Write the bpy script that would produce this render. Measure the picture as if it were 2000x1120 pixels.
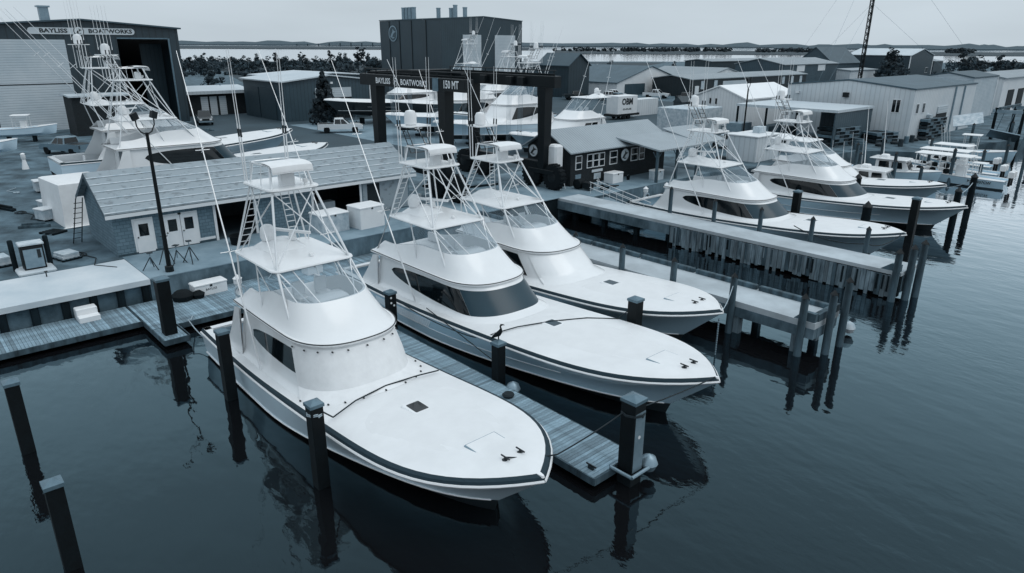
import bpy, math, random
from mathutils import Vector, Matrix, noise
R = math.radians
sc = bpy.context.scene
for o in list(bpy.data.objects): bpy.data.objects.remove(o)
C = sc.collection
# ---------------------------------------------------------------- camera
CAM_H, FPX, TH, PITCH, ROLL = 13.0, 1350.0, R(42.5), math.atan((560 - 87.0) / 1350.0), R(0.30)
cam = bpy.data.cameras.new('camera'); cam.sensor_width = 36.0; cam.lens = 36.0 * FPX / 2000.0
cam.clip_start = 0.2; cam.clip_end = 30000
camo = bpy.data.objects.new('camera', cam); C.objects.link(camo); sc.camera = camo
fw = Vector((-math.cos(TH) * math.cos(PITCH), math.sin(TH) * math.cos(PITCH), -math.sin(PITCH)))
r0 = Vector((math.sin(TH), math.cos(TH), 0)); u0 = r0.cross(fw)
rr = math.cos(ROLL) * r0 + math.sin(ROLL) * u0; uu = -math.sin(ROLL) * r0 + math.cos(ROLL) * u0
camo.matrix_world = Matrix(((rr.x, uu.x, -fw.x, 0), (rr.y, uu.y, -fw.y, 0), (rr.z, uu.z, -fw.z, CAM_H), (0, 0, 0, 1)))
# ---------------------------------------------------------------- sky and sun (overcast)
SUN_EL, SUN_AZ = R(58), R(35)          # azimuth measured from +X towards +Y
w = bpy.data.worlds.new('World'); sc.world = w; w.use_nodes = True
nt = w.node_tree; nt.nodes.clear()
def N(t, **k):
    n = nt.nodes.new(t)
    for a, b in k.items(): setattr(n, a, b)
    return n
out = N('ShaderNodeOutputWorld'); bg = N('ShaderNodeBackground'); bg.inputs['Strength'].default_value = 0.1
sky = N('ShaderNodeTexSky', sky_type='NISHITA', sun_disc=False, sun_elevation=SUN_EL, sun_rotation=R(90) - SUN_AZ)
sky.air_density = 1.0; sky.dust_density = 3.0; sky.ozone_density = 1.5
tc = N('ShaderNodeTexCoord'); sep = N('ShaderNodeSeparateXYZ'); nt.links.new(tc.outputs['Generated'], sep.inputs[0])
# standard overcast luminance: L = Lz (1 + 2 sin h) / 3
mx = N('ShaderNodeMath', operation='MAXIMUM'); mx.inputs[1].default_value = 0.0; nt.links.new(sep.outputs['Z'], mx.inputs[0])
ma = N('ShaderNodeMath', operation='MULTIPLY_ADD'); ma.inputs[1].default_value = 3.6; ma.inputs[2].default_value = 5.85
nt.links.new(mx.outputs[0], ma.inputs[0])
mp = N('ShaderNodeMapping'); mp.inputs['Scale'].default_value = (1.6, 1.6, 9.0); nt.links.new(tc.outputs['Generated'], mp.inputs[0])
nz = N('ShaderNodeTexNoise'); nz.inputs['Scale'].default_value = 1.6; nz.inputs['Detail'].default_value = 5.0; nt.links.new(mp.outputs[0], nz.inputs['Vector'])
mr = N('ShaderNodeMapRange'); mr.inputs[1].default_value = 0.3; mr.inputs[2].default_value = 0.7; mr.inputs[3].default_value = 0.93; mr.inputs[4].default_value = 1.06
nt.links.new(nz.outputs['Fac'], mr.inputs[0])
mm = N('ShaderNodeMath', operation='MULTIPLY'); nt.links.new(ma.outputs[0], mm.inputs[0]); nt.links.new(mr.outputs[0], mm.inputs[1])
vm = N('ShaderNodeVectorMath', operation='SCALE'); vm.inputs[0].default_value = (0.87, 1.0, 1.10); nt.links.new(mm.outputs[0], vm.inputs['Scale'])
mix = N('ShaderNodeMix', data_type='RGBA'); mix.inputs['Factor'].default_value = 0.96
nt.links.new(sky.outputs[0], mix.inputs['A']); nt.links.new(vm.outputs[0], mix.inputs['B'])
nt.links.new(mix.outputs['Result'], bg.inputs['Color']); nt.links.new(bg.outputs[0], out.inputs['Surface'])
sl = bpy.data.lights.new('sun', 'SUN'); sl.energy = 0.7; sl.angle = R(40); sl.color = (1.0, 0.97, 0.93)
so = bpy.data.objects.new('sun', sl); C.objects.link(so)
sdir = Vector((math.cos(SUN_EL) * math.cos(SUN_AZ), math.cos(SUN_EL) * math.sin(SUN_AZ), math.sin(SUN_EL)))
so.rotation_euler = sdir.to_track_quat('Z', 'Y').to_euler()
sc.view_settings.view_transform = 'Standard'; sc.view_settings.look = 'None'
sc.view_settings.exposure = 0.12; sc.view_settings.gamma = 1.0; sc.view_settings.use_curve_mapping = False
sc.render.engine = 'CYCLES'; sc.cycles.max_bounces = 6; sc.cycles.transparent_max_bounces = 12
sc.cycles.caustics_reflective = False; sc.cycles.caustics_refractive = False
# ---------------------------------------------------------------- materials
def tone(L, k=None):
    """cool duotone of the photograph: a grey of luminance L as a blue-grey pigment"""
    if k is None: k = .04 + .96 * max(0, 1 - L / 0.75) ** 1.3
    return (L * (1 - .52 * k), L, L * (1 + .33 * k), 1)
MATS = {}
def mat(name, L, rough=.5, metal=0, var=.0, scale=2.0, bump=0., bscale=30., spec=.5, coat=0, stripes=None, k=None, stretch=(1, 1, 1), lo=None, thr=(.35, .65), coord='Object'):
    """procedural Principled material: noise-varied colour, fine bump, optional rib stripes (axis, period, depth)"""
    m = bpy.data.materials.new(name); m.use_nodes = True; t = m.node_tree; n = t.nodes; p = n['Principled BSDF']; Lk = t.links.new
    p.inputs['Roughness'].default_value = rough; p.inputs['Metallic'].default_value = metal
    p.inputs['Specular IOR Level'].default_value = spec; p.inputs['Coat Weight'].default_value = coat
    c1 = tone(L, k); c0 = tone(lo if lo is not None else L * (1 - var), k)
    co = n.new('ShaderNodeTexCoord'); mpn = n.new('ShaderNodeMapping'); mpn.inputs['Scale'].default_value = stretch
    Lk(co.outputs[coord], mpn.inputs[0])
    nz = n.new('ShaderNodeTexNoise'); nz.inputs['Scale'].default_value = scale; nz.inputs['Detail'].default_value = 6; nz.inputs['Roughness'].default_value = .62
    Lk(mpn.outputs[0], nz.inputs['Vector'])
    cr = n.new('ShaderNodeValToRGB'); cr.color_ramp.elements[0].position = thr[0]; cr.color_ramp.elements[1].position = thr[1]
    cr.color_ramp.elements[0].color = c0; cr.color_ramp.elements[1].color = c1
    Lk(nz.outputs['Fac'], cr.inputs[0]); col = cr.outputs[0]
    h = None
    if stripes:
        ax, per, dep = stripes
        sp = n.new('ShaderNodeSeparateXYZ'); Lk(co.outputs['Object'], sp.inputs[0])
        a = n.new('ShaderNodeMath'); a.operation = 'MULTIPLY'; a.inputs[1].default_value = 1 / per
        if ax == 'XY':
            ad = n.new('ShaderNodeMath'); ad.operation = 'ADD'; Lk(sp.outputs['X'], ad.inputs[0]); Lk(sp.outputs['Y'], ad.inputs[1]); Lk(ad.outputs[0], a.inputs[0])
        else: Lk(sp.outputs[ax], a.inputs[0])
        f = n.new('ShaderNodeMath'); f.operation = 'PINGPONG'; f.inputs[1].default_value = .5; Lk(a.outputs[0], f.inputs[0])
        r = n.new('ShaderNodeMapRange'); r.inputs[1].default_value = .36; r.inputs[2].default_value = .46; r.inputs[3].default_value = 0; r.inputs[4].default_value = 1; Lk(f.outputs[0], r.inputs[0])
        h = r.outputs[0]
        mxn = n.new('ShaderNodeMix'); mxn.data_type = 'RGBA'; mxn.blend_type = 'MULTIPLY'; Lk(h, mxn.inputs['Factor'])
        Lk(col, mxn.inputs['A']); mxn.inputs['B'].default_value = (1 - dep,) * 3 + (1,); col = mxn.outputs['Result']
    Lk(col, p.inputs['Base Color'])
    nrm = None
    if h is not None:
        b = n.new('ShaderNodeBump'); b.inputs['Strength'].default_value = .5; b.inputs['Distance'].default_value = .03; b.invert = True; Lk(h, b.inputs['Height']); nrm = b.outputs[0]
    if bump:
        nb = n.new('ShaderNodeTexNoise'); nb.inputs['Scale'].default_value = bscale; nb.inputs['Detail'].default_value = 4; Lk(mpn.outputs[0], nb.inputs['Vector'])
        b = n.new('ShaderNodeBump'); b.inputs['Strength'].default_value = bump; b.inputs['Distance'].default_value = .02; Lk(nb.outputs['Fac'], b.inputs['Height'])
        if nrm: Lk(nrm, b.inputs['Normal'])
        nrm = b.outputs[0]
    if nrm: Lk(nrm, p.inputs['Normal'])
    MATS[name] = m; return m
def brickmat(name, L, mortarL, bw, bh, rough=.8, var=.25, off=.5, coord='Object', swap=None):
    m = mat(name, L, rough); t = m.node_tree; n = t.nodes; p = n['Principled BSDF']; Lk = t.links.new
    co = n.new('ShaderNodeTexCoord'); sp = n.new('ShaderNodeSeparateXYZ'); cb = n.new('ShaderNodeCombineXYZ'); Lk(co.outputs[coord], sp.inputs[0])
    ad = n.new('ShaderNodeMath'); ad.operation = 'ADD'; Lk(sp.outputs['X'], ad.inputs[0]); Lk(sp.outputs['Y'], ad.inputs[1])
    Lk(ad.outputs[0], cb.inputs['X']); Lk(sp.outputs['Z'], cb.inputs['Y'])
    b = n.new('ShaderNodeTexBrick'); b.offset = off; b.inputs['Scale'].default_value = 1; b.inputs['Brick Width'].default_value = bw; b.inputs['Row Height'].default_value = bh
    b.inputs['Mortar Size'].default_value = .012; b.inputs['Color1'].default_value = tone(L); b.inputs['Color2'].default_value = tone(L * (1 - var)); b.inputs['Mortar'].default_value = tone(mortarL)
    Lk(cb.outputs[0], b.inputs['Vector']); Lk(b.outputs['Color'], p.inputs['Base Color'])
    bp = n.new('ShaderNodeBump'); bp.inputs['Strength'].default_value = .4; bp.inputs['Distance'].default_value = .02; bp.invert = True; Lk(b.outputs['Fac'], bp.inputs['Height']); Lk(bp.outputs[0], p.inputs['Normal'])
    return m
def glassmat(name, alpha, L=.02, rough=.03):
    m = bpy.data.materials.new(name); m.use_nodes = True; t = m.node_tree; n = t.nodes; n.clear(); Lk = t.links.new
    o = n.new('ShaderNodeOutputMaterial'); mxs = n.new('ShaderNodeMixShader'); tr = n.new('ShaderNodeBsdfTransparent'); pr = n.new('ShaderNodeBsdfPrincipled')
    tr.inputs[0].default_value = (.93, .96, .98, 1)
    pr.inputs['Base Color'].default_value = tone(L); pr.inputs['Roughness'].default_value = rough
    mxs.inputs[0].default_value = alpha; Lk(tr.outputs[0], mxs.inputs[1]); Lk(pr.outputs[0], mxs.inputs[2]); Lk(mxs.outputs[0], o.inputs[0])
    MATS[name] = m; return m
mat('gelcoat', .80, .22, var=.06, scale=.6, coat=.25, k=.03)
mat('deck_white', .77, .45, var=.09, scale=.8, bump=.03, bscale=120, k=.03)
mat('nonskid', .735, .7, var=.05, scale=1.5, bump=.15, bscale=90, k=.03)
mat('hull_white', .84, .20, var=.04, scale=.5, coat=.3, k=.35)  # white hull; blue cast of its shaded sides put into the colour
mat('hull_pale', .76, .22, var=.05, scale=.5, coat=.3, k=.55)  # white hull again, with more of the shade's blue mixed in
mat('hull_shade_blue', .70, .2, var=.06, scale=.5, coat=.3, k=.55)  # also a white hull, the blue of shade mixed into its colour
mat('hull_navy', .012, .15, var=.2, coat=.4)
mat('bottom_paint', .012, .6, var=.3, scale=3)
mat('cover_board', .04, .6, spec=.15, var=.2, scale=2, stretch=(.3, 6, 6))
mat('dark_glass', .006, .06, spec=.6)
mat('tinted_glass', .045, .28, spec=.35, var=.1, scale=.6, k=1.2)
mat('black_trim', .01, .4)
mat('alu', .78, .28, metal=.35, var=.06, scale=3)
mat('alu_white', .82, .3, var=.04, k=.03)
mat('canvas', .78, .75, var=.08, scale=2.5, bump=.25, bscale=5, k=.03)
mat('canvas_grey', .30, .8, var=.15, scale=3, bump=.2, bscale=8)
mat('teak', .20, .6, var=.3, scale=2, stretch=(.5, 8, 1), stripes=('Y', .09, .35))
mat('rope_dark', .02, .9, var=.3, scale=20)
mat('rope_pale', .5, .9, var=.3, scale=20)
mat('rubber', .008, .8, var=.3, scale=10, spec=.2)
mat('pile_black', .007, .6, var=.4, scale=2, bump=.2, bscale=10, lo=.003, spec=.2)
mat('timber_dark', .02, .9, var=.5, scale=1.6, bump=.5, bscale=14, stretch=(1, 1, .25), lo=.005, spec=.15)
mat('timber_grey', .13, .85, var=.55, scale=1.5, bump=.5, bscale=12, stretch=(1.5, 1.5, .3), lo=.03)
mat('timber_pale', .33, .85, var=.6, scale=1.6, bump=.4, bscale=12, stretch=(2, 2, .35), lo=.05)
mat('timber_board', .25, .85, scale=1.8, bump=.4, bscale=12, stretch=(2, 2, .35), lo=.10, k=.5)
for i, L in enumerate((.33, .40, .47, .26)): mat('plank_%d' % i, L, .85, var=.4, scale=1.8, bump=.3, bscale=20, lo=L * .45, k=.6)
mat('concrete_pale', .62, .85, var=.18, scale=.35, bump=.15, bscale=25)
mat('concrete', .52, .85, k=.22, var=.3, scale=.4, bump=.2, bscale=25)
mat('concrete_patio', .30, .85, var=.3, scale=.5, bump=.2, bscale=25, lo=.19)
mat('concrete_stain', .22, .85, var=.6, scale=.9, bump=.3, bscale=10, lo=.07, stretch=(1, 1, .5))
mat('asphalt', .065, .9, var=.3, scale=.15, bump=.2, bscale=30)
mat('gravel', .17, .95, scale=.5, var=.55, bump=1.0, bscale=9, lo=.05)
mat('white_paint', .74, .5, var=.08, scale=1.5)
mat('white_worn', .6, .6, var=.3, scale=2.2, lo=.38)
mat('plastic_white', .8, .4, var=.06, scale=2, k=.03)
mat('dark_metal', .008, .5, var=.3, scale=2, spec=.3)
mat('grey_metal', .2, .45, metal=.4, var=.25, scale=3)
mat('galv', .34, .4, metal=.5, var=.2, scale=3)
mat('rust_dark', .035, .8, var=.6, scale=4)
mat('lift_blue', .007, .45, var=.3, scale=1, spec=.25)
glassmat('clear_vinyl', .30, .35, .08)
glassmat('clear_glass', .35, .05, .03)
# ---------------------------------------------------------------- mesh helpers
class MB:
    def __init__(s): s.v = []; s.f = []
    def add(s, vs, fs):
        b = len(s.v); s.v += [tuple(v) for v in vs]; s.f += [tuple(b + i for i in f) for f in fs]; return s
    def box(s, x0, x1, y0, y1, z0, z1):
        return s.add([(x0, y0, z0), (x1, y0, z0), (x1, y1, z0), (x0, y1, z0), (x0, y0, z1), (x1, y0, z1), (x1, y1, z1), (x0, y1, z1)],
                     [(3, 2, 1, 0), (4, 5, 6, 7), (0, 1, 5, 4), (1, 2, 6, 5), (2, 3, 7, 6), (3, 0, 4, 7)])
    def bbox(s, x0, x1, y0, y1, z0, z1, b=.02):
        """box with chamfered vertical and top edges"""
        def ring(d, z): return [(x0 + d + b, y0 + d, z), (x1 - d - b, y0 + d, z), (x1 - d, y0 + d + b, z), (x1 - d, y1 - d - b, z), (x1 - d - b, y1 - d, z), (x0 + d + b, y1 - d, z), (x0 + d, y1 - d - b, z), (x0 + d, y0 + d + b, z)]
        return s.loft([ring(0, z0), ring(0, z1 - b), ring(b, z1)], closed=True, caps=True)
    def obox(s, c, half, M):
        vs = [M @ Vector((a * half[0], b_ * half[1], d * half[2])) + Vector(c) for d in (-1, 1) for a, b_ in ((-1, -1), (1, -1), (1, 1), (-1, 1))]
        return s.add(vs, [(3, 2, 1, 0), (4, 5, 6, 7), (0, 1, 5, 4), (1, 2, 6, 5), (2, 3, 7, 6), (3, 0, 4, 7)])
    def loft(s, rings, closed=False, caps=False, flip=False):
        n = len(rings[0]); vs = [p for r in rings for p in r]; fs = []
        m = n if closed else n - 1
        for i in range(len(rings) - 1):
            for j in range(m):
                a = i * n + j; b = i * n + (j + 1) % n
                q = (a, b, b + n, a + n); fs.append(q[::-1] if flip else q)
        if caps: fs.append(tuple(range(n))[::-1]); fs.append(tuple((len(rings) - 1) * n + k for k in range(n)))
        return s.add(vs, fs)
    def tube(s, pts, r, n=6, r2=None):
        pts = [Vector(p) for p in pts]; rings = []
        for i, p in enumerate(pts):
            d = (pts[min(i + 1, len(pts) - 1)] - pts[max(i - 1, 0)]).normalized()
            a = Vector((0, 0, 1)) if abs(d.z) < .9 else Vector((1, 0, 0))
            u = d.cross(a).normalized(); v = d.cross(u); q = r if r2 is None else r + (r2 - r) * i / (len(pts) - 1)
            rings.append([p + q * (math.cos(2 * math.pi * k / n) * u + math.sin(2 * math.pi * k / n) * v) for k in range(n)])
        return s.loft(rings, closed=True, caps=True)
    def lathe(s, prof, c=(0, 0, 0), n=12, axis='z'):
        rings = []
        for (r, z) in prof:
            ring = []
            for k in range(n):
                a = 2 * math.pi * k / n; x, y = r * math.cos(a), r * math.sin(a)
                p = {'z': (x, y, z), 'x': (z, x, y), 'y': (y, z, x)}[axis]
                ring.append((p[0] + c[0], p[1] + c[1], p[2] + c[2]))
            rings.append(ring)
        return s.loft(rings, closed=True, caps=True)
    def prism(s, poly, z0, z1):
        n = len(poly); return s.add([(x, y, z0) for x, y in poly] + [(x, y, z1) for x, y in poly],
                                    [tuple(range(n))[::-1], tuple(range(n, 2 * n))] + [(i, (i + 1) % n, n + (i + 1) % n, n + i) for i in range(n)])
    def build(s, name, m, parent=None, smooth=False, loc=None, rz=0):
        me = bpy.data.meshes.new(name); me.from_pydata(s.v, [], s.f); me.update()
        o = bpy.data.objects.new(name, me); C.objects.link(o)
        if m: me.materials.append(MATS[m] if isinstance(m, str) else m)
        if smooth:
            me.polygons.foreach_set('use_smooth', [True] * len(me.polygons))
            try: me.set_sharp_from_angle(angle=R(38))
            except Exception: pass
        if parent: o.parent = parent
        if loc: o.location = loc
        if rz: o.rotation_euler.z = rz
        return o
def tag(o, label, cat=None, group=None, kind=None):
    if label: o['label'] = label
    if cat: o['category'] = cat
    if group: o['group'] = group
    if kind: o['kind'] = kind
    return o
def thing(name, label, cat, loc=(0, 0, 0), rz=0, group=None):
    o = bpy.data.objects.new(name, None); C.objects.link(o); o.location = loc; o.rotation_euler.z = rz; o.empty_display_size = .3
    return tag(o, label, cat, group)
def dup(o, parent=None, loc=None, rz=None):
    c = o.copy(); C.objects.link(c); c.parent = parent
    if loc is not None: c.location = loc
    if rz is not None: c.rotation_euler.z = rz
    for ch in o.children: dup(ch, c)
    return c
def inst(o, loc, parent=None, rz=0, m=None, scale=None):
    """another piece sharing mesh data"""
    c = o.copy(); C.objects.link(c); c.location = loc; c.rotation_euler.z = rz
    if parent: c.parent = parent
    if scale: c.scale = scale
    if m:
        c.data = c.data; c.material_slots[0].link = 'OBJECT'; c.material_slots[0].material = MATS[m]
    return c
def text(body, size, m, parent, loc, rot, name='lettering', extrude=.004, bold=.0, xs=1.0, align='CENTER'):
    cu = bpy.data.curves.new('t', 'FONT'); cu.body = body; cu.size = size; cu.extrude = extrude; cu.align_x = align; cu.align_y = 'CENTER'; cu.offset = bold; cu.resolution_u = 2
    t = bpy.data.objects.new('t', cu); C.objects.link(t)
    me = bpy.data.meshes.new_from_object(t.evaluated_get(bpy.context.evaluated_depsgraph_get()))
    bpy.data.objects.remove(t)
    o = bpy.data.objects.new(name, me); C.objects.link(o); me.materials.clear(); me.materials.append(MATS[m])
    o.location = loc; o.rotation_euler = rot; o.scale = (xs, 1, 1); o.parent = parent
    return o
G = 1.6                                   # yard level above the water
# ---------------------------------------------------------------- sport-fishing yachts
def sstep(x, a, b):
    t = min(1, max(0, (x - a) / (b - a))); return t * t * (3 - 2 * t)
def lerp(a, b, t): return a + (b - a) * t
def outline(s, xa, xf, hw, nose, n=2.5):
    """plan outline of a superstructure level: s=-1 aft starboard .. 0 bow .. 1 aft port"""
    a = abs(s); sg = 1 if s >= 0 else -1; xm = xf - nose
    if a <= .5:
        th = a * math.pi
        return (xm + nose * abs(math.cos(th)) ** (2 / n), sg * hw * abs(math.sin(th)) ** (2 / n))
    return (lerp(xm, xa, (a - .5) / .5), sg * hw * (1 - .05 * ((a - .5) / .5) ** 2))
def sportfish(name, label, tip, Y, rz=0, z0=0.0, L=19.0, B=2.7, dl=8.9, lh=6.0, zl=3.3, zc=4.35, zh=5.2, zp=7.9, mask='wrap', hull='hull_white', band='cover_board',
              tower=True, riggers=True, mast=False, dome=True, hard=True, vents=False, cover=False, whips=4, group='sport fishing yachts', lean=6.5, flat=False, rig_top=12.7, curtain=True, bare_deck=False, aft_sail=True, mirror_dome=1, bwid=.06, knuckle=True):
    rt = thing(name, label, 'yacht', group=group)
    if rz == 0: rt.location = (tip - L, Y, z0)
    else: rt.location = (tip - L * math.cos(rz), Y - L * math.sin(rz), z0); rt.rotation_euler.z = rz
    def ys(t):
        return B * (.90 + .10 * math.sin(math.pi * min(t, .5))) if t < .5 else B * max(0, 1 - ((t - .5) / .5) ** 5.6)
    def zs(t): return 1.1 + .95 * max(0, (t - .2) / .8) ** 1.6
    TS = [i / 14 * .56 for i in range(14)] + [.56 + .44 * (1 - (1 - i / 18) ** 1.35) for i in range(19)]
    def side(t, w):
        q = 1 + 1.1 * sstep(t, .45, .92); yc = ys(t) * (.95 - .40 * sstep(t, .4, .95)); zch = .10 + .36 * sstep(t, .4, 1.05) ** 1.3
        return (lerp((L - 1.85) * t, L * t, w), lerp(yc, ys(t), w ** q), lerp(zch, zs(t), w))
    W = [0, .12, .27, .45, .63, .8, .92, 1]
    h = MB()
    for sg in (1, -1):
        h.loft([[(p[0], sg * p[1], p[2]) for p in (side(t, w) for w in W)] for t in TS], flip=(sg > 0))
    h.add([(0, y, z) for y, z in ([(side(0, w)[1], side(0, w)[2]) for w in W] + [(-side(0, w)[1], side(0, w)[2]) for w in W[::-1]])], [tuple(range(2 * len(W)))[::-1]])
    ho = h.build('hull', hull, rt, True)
    k = MB()
    for sg in (1, -1):
        k.loft([[(p[0], sg * p[1], p[2]), (lerp((L - 2.3) * t, p[0], .55), sg * p[1] * .62, lerp(p[2], -.55, .5) - .1 * (1 - t)), ((L - 2.3) * t, 0, -.8 + .72 * sstep(t, .6, 1.02))] for t in TS for p in (side(t, 0),)], flip=(sg > 0))
    k.build('bottom', 'bottom_paint', rt, True)
    r = MB(); c = MB()
    for sg in (1, -1):
        r.tube([(L * t, sg * (ys(t) + .01), zs(t)) for t in TS], .045, 6)
        c.tube([(p[0], sg * (p[1] + .015), p[2] + .02) for t in TS[:-1] for p in (side(t, 0),)], .035, 6)
    r.build('rub_rail', 'gelcoat', rt, True); c.build('spray_rail', 'gelcoat', rt, True)
    for sg in (1, -1) if knuckle else ():
        kn = MB(); kn.tube([(p[0], sg * (p[1] + .012), p[2]) for t in [.3 + i / 20 * .48 for i in range(21)] for p in (side(t, .45),)], .016, 5); kn.build('knuckle_line', 'gelcoat', ho, True)
    # inset sheer outline for the covering board and the deck
    base = [(L * t, ys(t), zs(t)) for t in TS]
    def inset(d_, up, tap=0):
        o = []
        for i, p in enumerate(base):
            d = d_ + tap * sstep(p[0] / L, .22, .6)
            a = base[max(i - 1, 0)]; b = base[min(i + 1, len(base) - 1)]; dx, dy = b[0] - a[0], b[1] - a[1]; l = math.hypot(dx, dy)
            x, y = p[0] + dy / l * d, p[1] - dx / l * d
            if y < 0: 
                q = o[-1]; f = q[1] / (q[1] - y) if q[1] > y else 0; x, y = lerp(q[0], x, f), 0
            o.append((x, y, p[2] + up))
        return o
    i0, i1, i2 = inset(.0, .03), inset(.04, .12), inset(.09, .16, bwid - .05)
    for sg in (1, -1):
        b = MB(); b.loft([[(q[0], sg * q[1], q[2]) for q in (a, b_, c_)] for a, b_, c_ in zip(i0, i1, i2)], flip=(sg > 0)); b.build('covering_board', band, rt, True)
    xl = L - dl; xa = xl - lh
    # foredeck and side decks
    d = MB(); rows = [(q[0], q[1], q[2]) for q in i2 if q[0] >= xa - .4]
    d.loft([[(x, y * j / 5, z + .15 * (1 - (j / 5) ** 2) * min(1, y / 1.2)) for j in range(-5, 6)] for x, y, z in rows], flip=True)
    dk = d.build('deck', 'deck_white', rt, True)
    def zd(x, y=0):
        t = x / L; return zs(t) + .16 + .15 * max(0, 1 - (y / max(.3, ys(t) - .26)) ** 2)
    # cockpit
    cp = MB(); cr = [q for q in i2 if q[0] < xa + .3]
    for sg in (1, -1):
        cp.loft([[(x, sg * y, z), (x, sg * (y - .3), z), (x, sg * (y - .32), z - .1), (x, sg * (y - .25), .35)] for x, y, z in cr], flip=(sg > 0))
    y0 = cr[0][1]; z_ = cr[0][2]
    cp.box(0, .32, -y0, y0, z_ - .1, z_); cp.build('cockpit_coaming', 'gelcoat', rt, True)
    MB().box(.1, xa + .2, -y0 + .1, y0 - .1, .3, .36).build('cockpit_sole', 'teak', rt)
    fc = thing_part('fighting_chair', rt, (max(1.2, xa * .45), 0, .36))
    MB().lathe([(.16, 0), (.06, .05), (.06, .45)], n=8).build('pedestal', 'alu', fc, True)
    MB().bbox(-.28, .28, -.28, .28, .45, .55, .03).bbox(.24, .32, -.28, .28, .55, 1.0, .02).build('seat', 'gelcoat', fc)
    # deckhouse
    nose = 2.3; rake = .75 if mask == 'cover' else 1.25
    def H(s, wv, off=0):
        fil = .38 * max(0, .13 - wv) ** 1.5 / .047; xf = lerp(xl + rake, xl - .03, wv) + fil; hw = lerp(2.12, 1.92, wv) + off + fil * .45; x, y = outline(s, xa, xf + off, hw, nose)
        return (x, y, lerp(zd(x, min(abs(y), ys(x / L) - .3)) + .004, zl - .06, wv))
    S = [i / 40 for i in range(-40, 41)]; WV = [0, .03, .06, .10, .14, .3, .5, .7, .85, 1]
    hs = MB(); hs.loft([[H(s, wv) for wv in WV] for s in S]); 
    a0, a1 = H(-1, 0), H(1, 0); b0, b1 = H(-1, 1), H(1, 1)
    house = hs.build('deckhouse', 'gelcoat', rt, True)
    bk = MB(); bk.add([a0, a1, b1, b0], [(0, 1, 2, 3)]); bo = bk.build('aft_bulkhead', 'gelcoat', rt)
    MB().box(xa - .03, xa + .01, -.5, .6, .4, zl - .35).build('cabin_door', 'tinted_glass', bo)
    if aft_sail:
        for sg in (1, -1):
            m = MB(); pts = [H(sg * 1.0, 0), H(sg * 1.0, 1)]; x_, y_, zz = pts[0]
            m.add([(x_ + .1, y_, zz - .3), (x_ - 1.5, y_, zz - .1), (x_ - .75, y_ - sg * .04, lerp(zz, zl, .5)), (x_ - .35, y_ - sg * .1, zl - .1), (x_ + .1, y_ - sg * .1, zl - .06)], [(0, 1, 2, 3, 4)])
            m.add([(v[0], v[1] - sg * .06, v[2]) for v in m.v], [(4, 3, 2, 1, 0)]); m.build('wing_panel', 'gelcoat', rt)
    def wlohi(a):
        if mask == 'old': return (.38 + .30 * sstep(a, .45, .9) * 0, .80 - .0 * a)
        u = min(1, max(0, (a - .37) / .53))
        if mask == 'cover': Tm = .46 * math.sqrt(max(0, 1 - u ** 2.2)); return .60 - Tm / 2, .60 + Tm / 2
        T = .72 * math.sqrt(max(0, 1 - u ** 1.9)); Mid = .49 + .17 * u ** 1.2
        return Mid - T / 2, Mid + T / 2
    def pane(nm, s0, s1, mt, n=26):
        g = MB(); rings = []
        for i in range(n + 1):
            s = lerp(s0, s1, i / n); lo, hi = wlohi(abs(s)); rings.append([H(s, lerp(lo, hi, q / 4), .012) for q in range(5)])
        g.loft(rings); return g.build(nm, mt, house, True)
    if mask == 'wrap':
        pane('windscreen', -.37, .37, 'tinted_glass'); pane('side_window', -.90, -.372, 'dark_glass'); pane('side_window', .372, .90, 'dark_glass')
    elif mask in ('side', 'cover'):
        sf = .455 if mask == 'cover' else .46
        for sg in (-1, 1):
            q = sorted((sg * sf, sg * .88)); pane('side_window', q[0], q[1], 'dark_glass', 16)
    elif mask == 'old':
        for sg in (-1, 1):
            q = sorted((sg * .52, sg * .70)); pane('side_window', q[0], q[1], 'dark_glass', 8); q = sorted((sg * .72, sg * .88)); pane('side_window', q[0], q[1], 'dark_glass', 8)
    if mask in ('cover', 'side'):
        sf = .45 if mask == 'cover' else .36
        g = MB(); rings = []
        for i in range(49):
            s = lerp(-sf, sf, i / 48); f = 1 + .4 * noise.noise((s * 22, 1.3, 0)); ring = []
            for q in range(7):
                wv = lerp(.0, .93, q / 6); ring.append(H(s, wv, .03 + .03 * f * (1 - abs(2 * q / 6 - 1)) + (.05 if q == 0 else 0)))
            rings.append(ring)
        g.loft(rings); cv = g.build('windscreen_cover', 'canvas' if mask == 'cover' else 'gelcoat', rt, True)
        if mask == 'cover':
            sn = MB()
            for i in range(-5, 6):
                for wv in (.02, .9):
                    p = H(i / 5 * sf * .97, wv, .09 if wv > .5 else .16); sn.lathe([(.03, -.03), (.03, .03)], p, 6, 'x')
            sn.build('snap_fastener', 'black_trim', cv); 
    # flybridge brow, floor and cowl
    xb = xa - .75
    def brow(s, off, z): x, y = outline(s, xb, xl + .02 + off, 1.97 + off, nose); return (x, y, z)
    bw = MB(); ring = [[brow(s, o, z) for o, z in ((-.05, zl - .1), (.06, zl - .08), (.09, zl - .02), (.05, zl + .04), (-.1, zl + .06))] for s in S]; bw.loft(ring)
    bw.build('brow', 'gelcoat', rt, True)
    ps = MB(); ps.tube([brow(s, .075, zl + .035) for s in S], .022, 5); ps.build('pinstripe', 'black_trim', rt, True)
    fl = MB(); o_ = [brow(s, -.04, zl + .02) for s in S]; fl.add(o_, [tuple(range(len(o_)))[::-1]]); fl.add([(x, y, zl - .09) for x, y, z in o_], [tuple(range(len(o_)))]); fl.build('bridge_deck', 'deck_white', rt)
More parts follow.
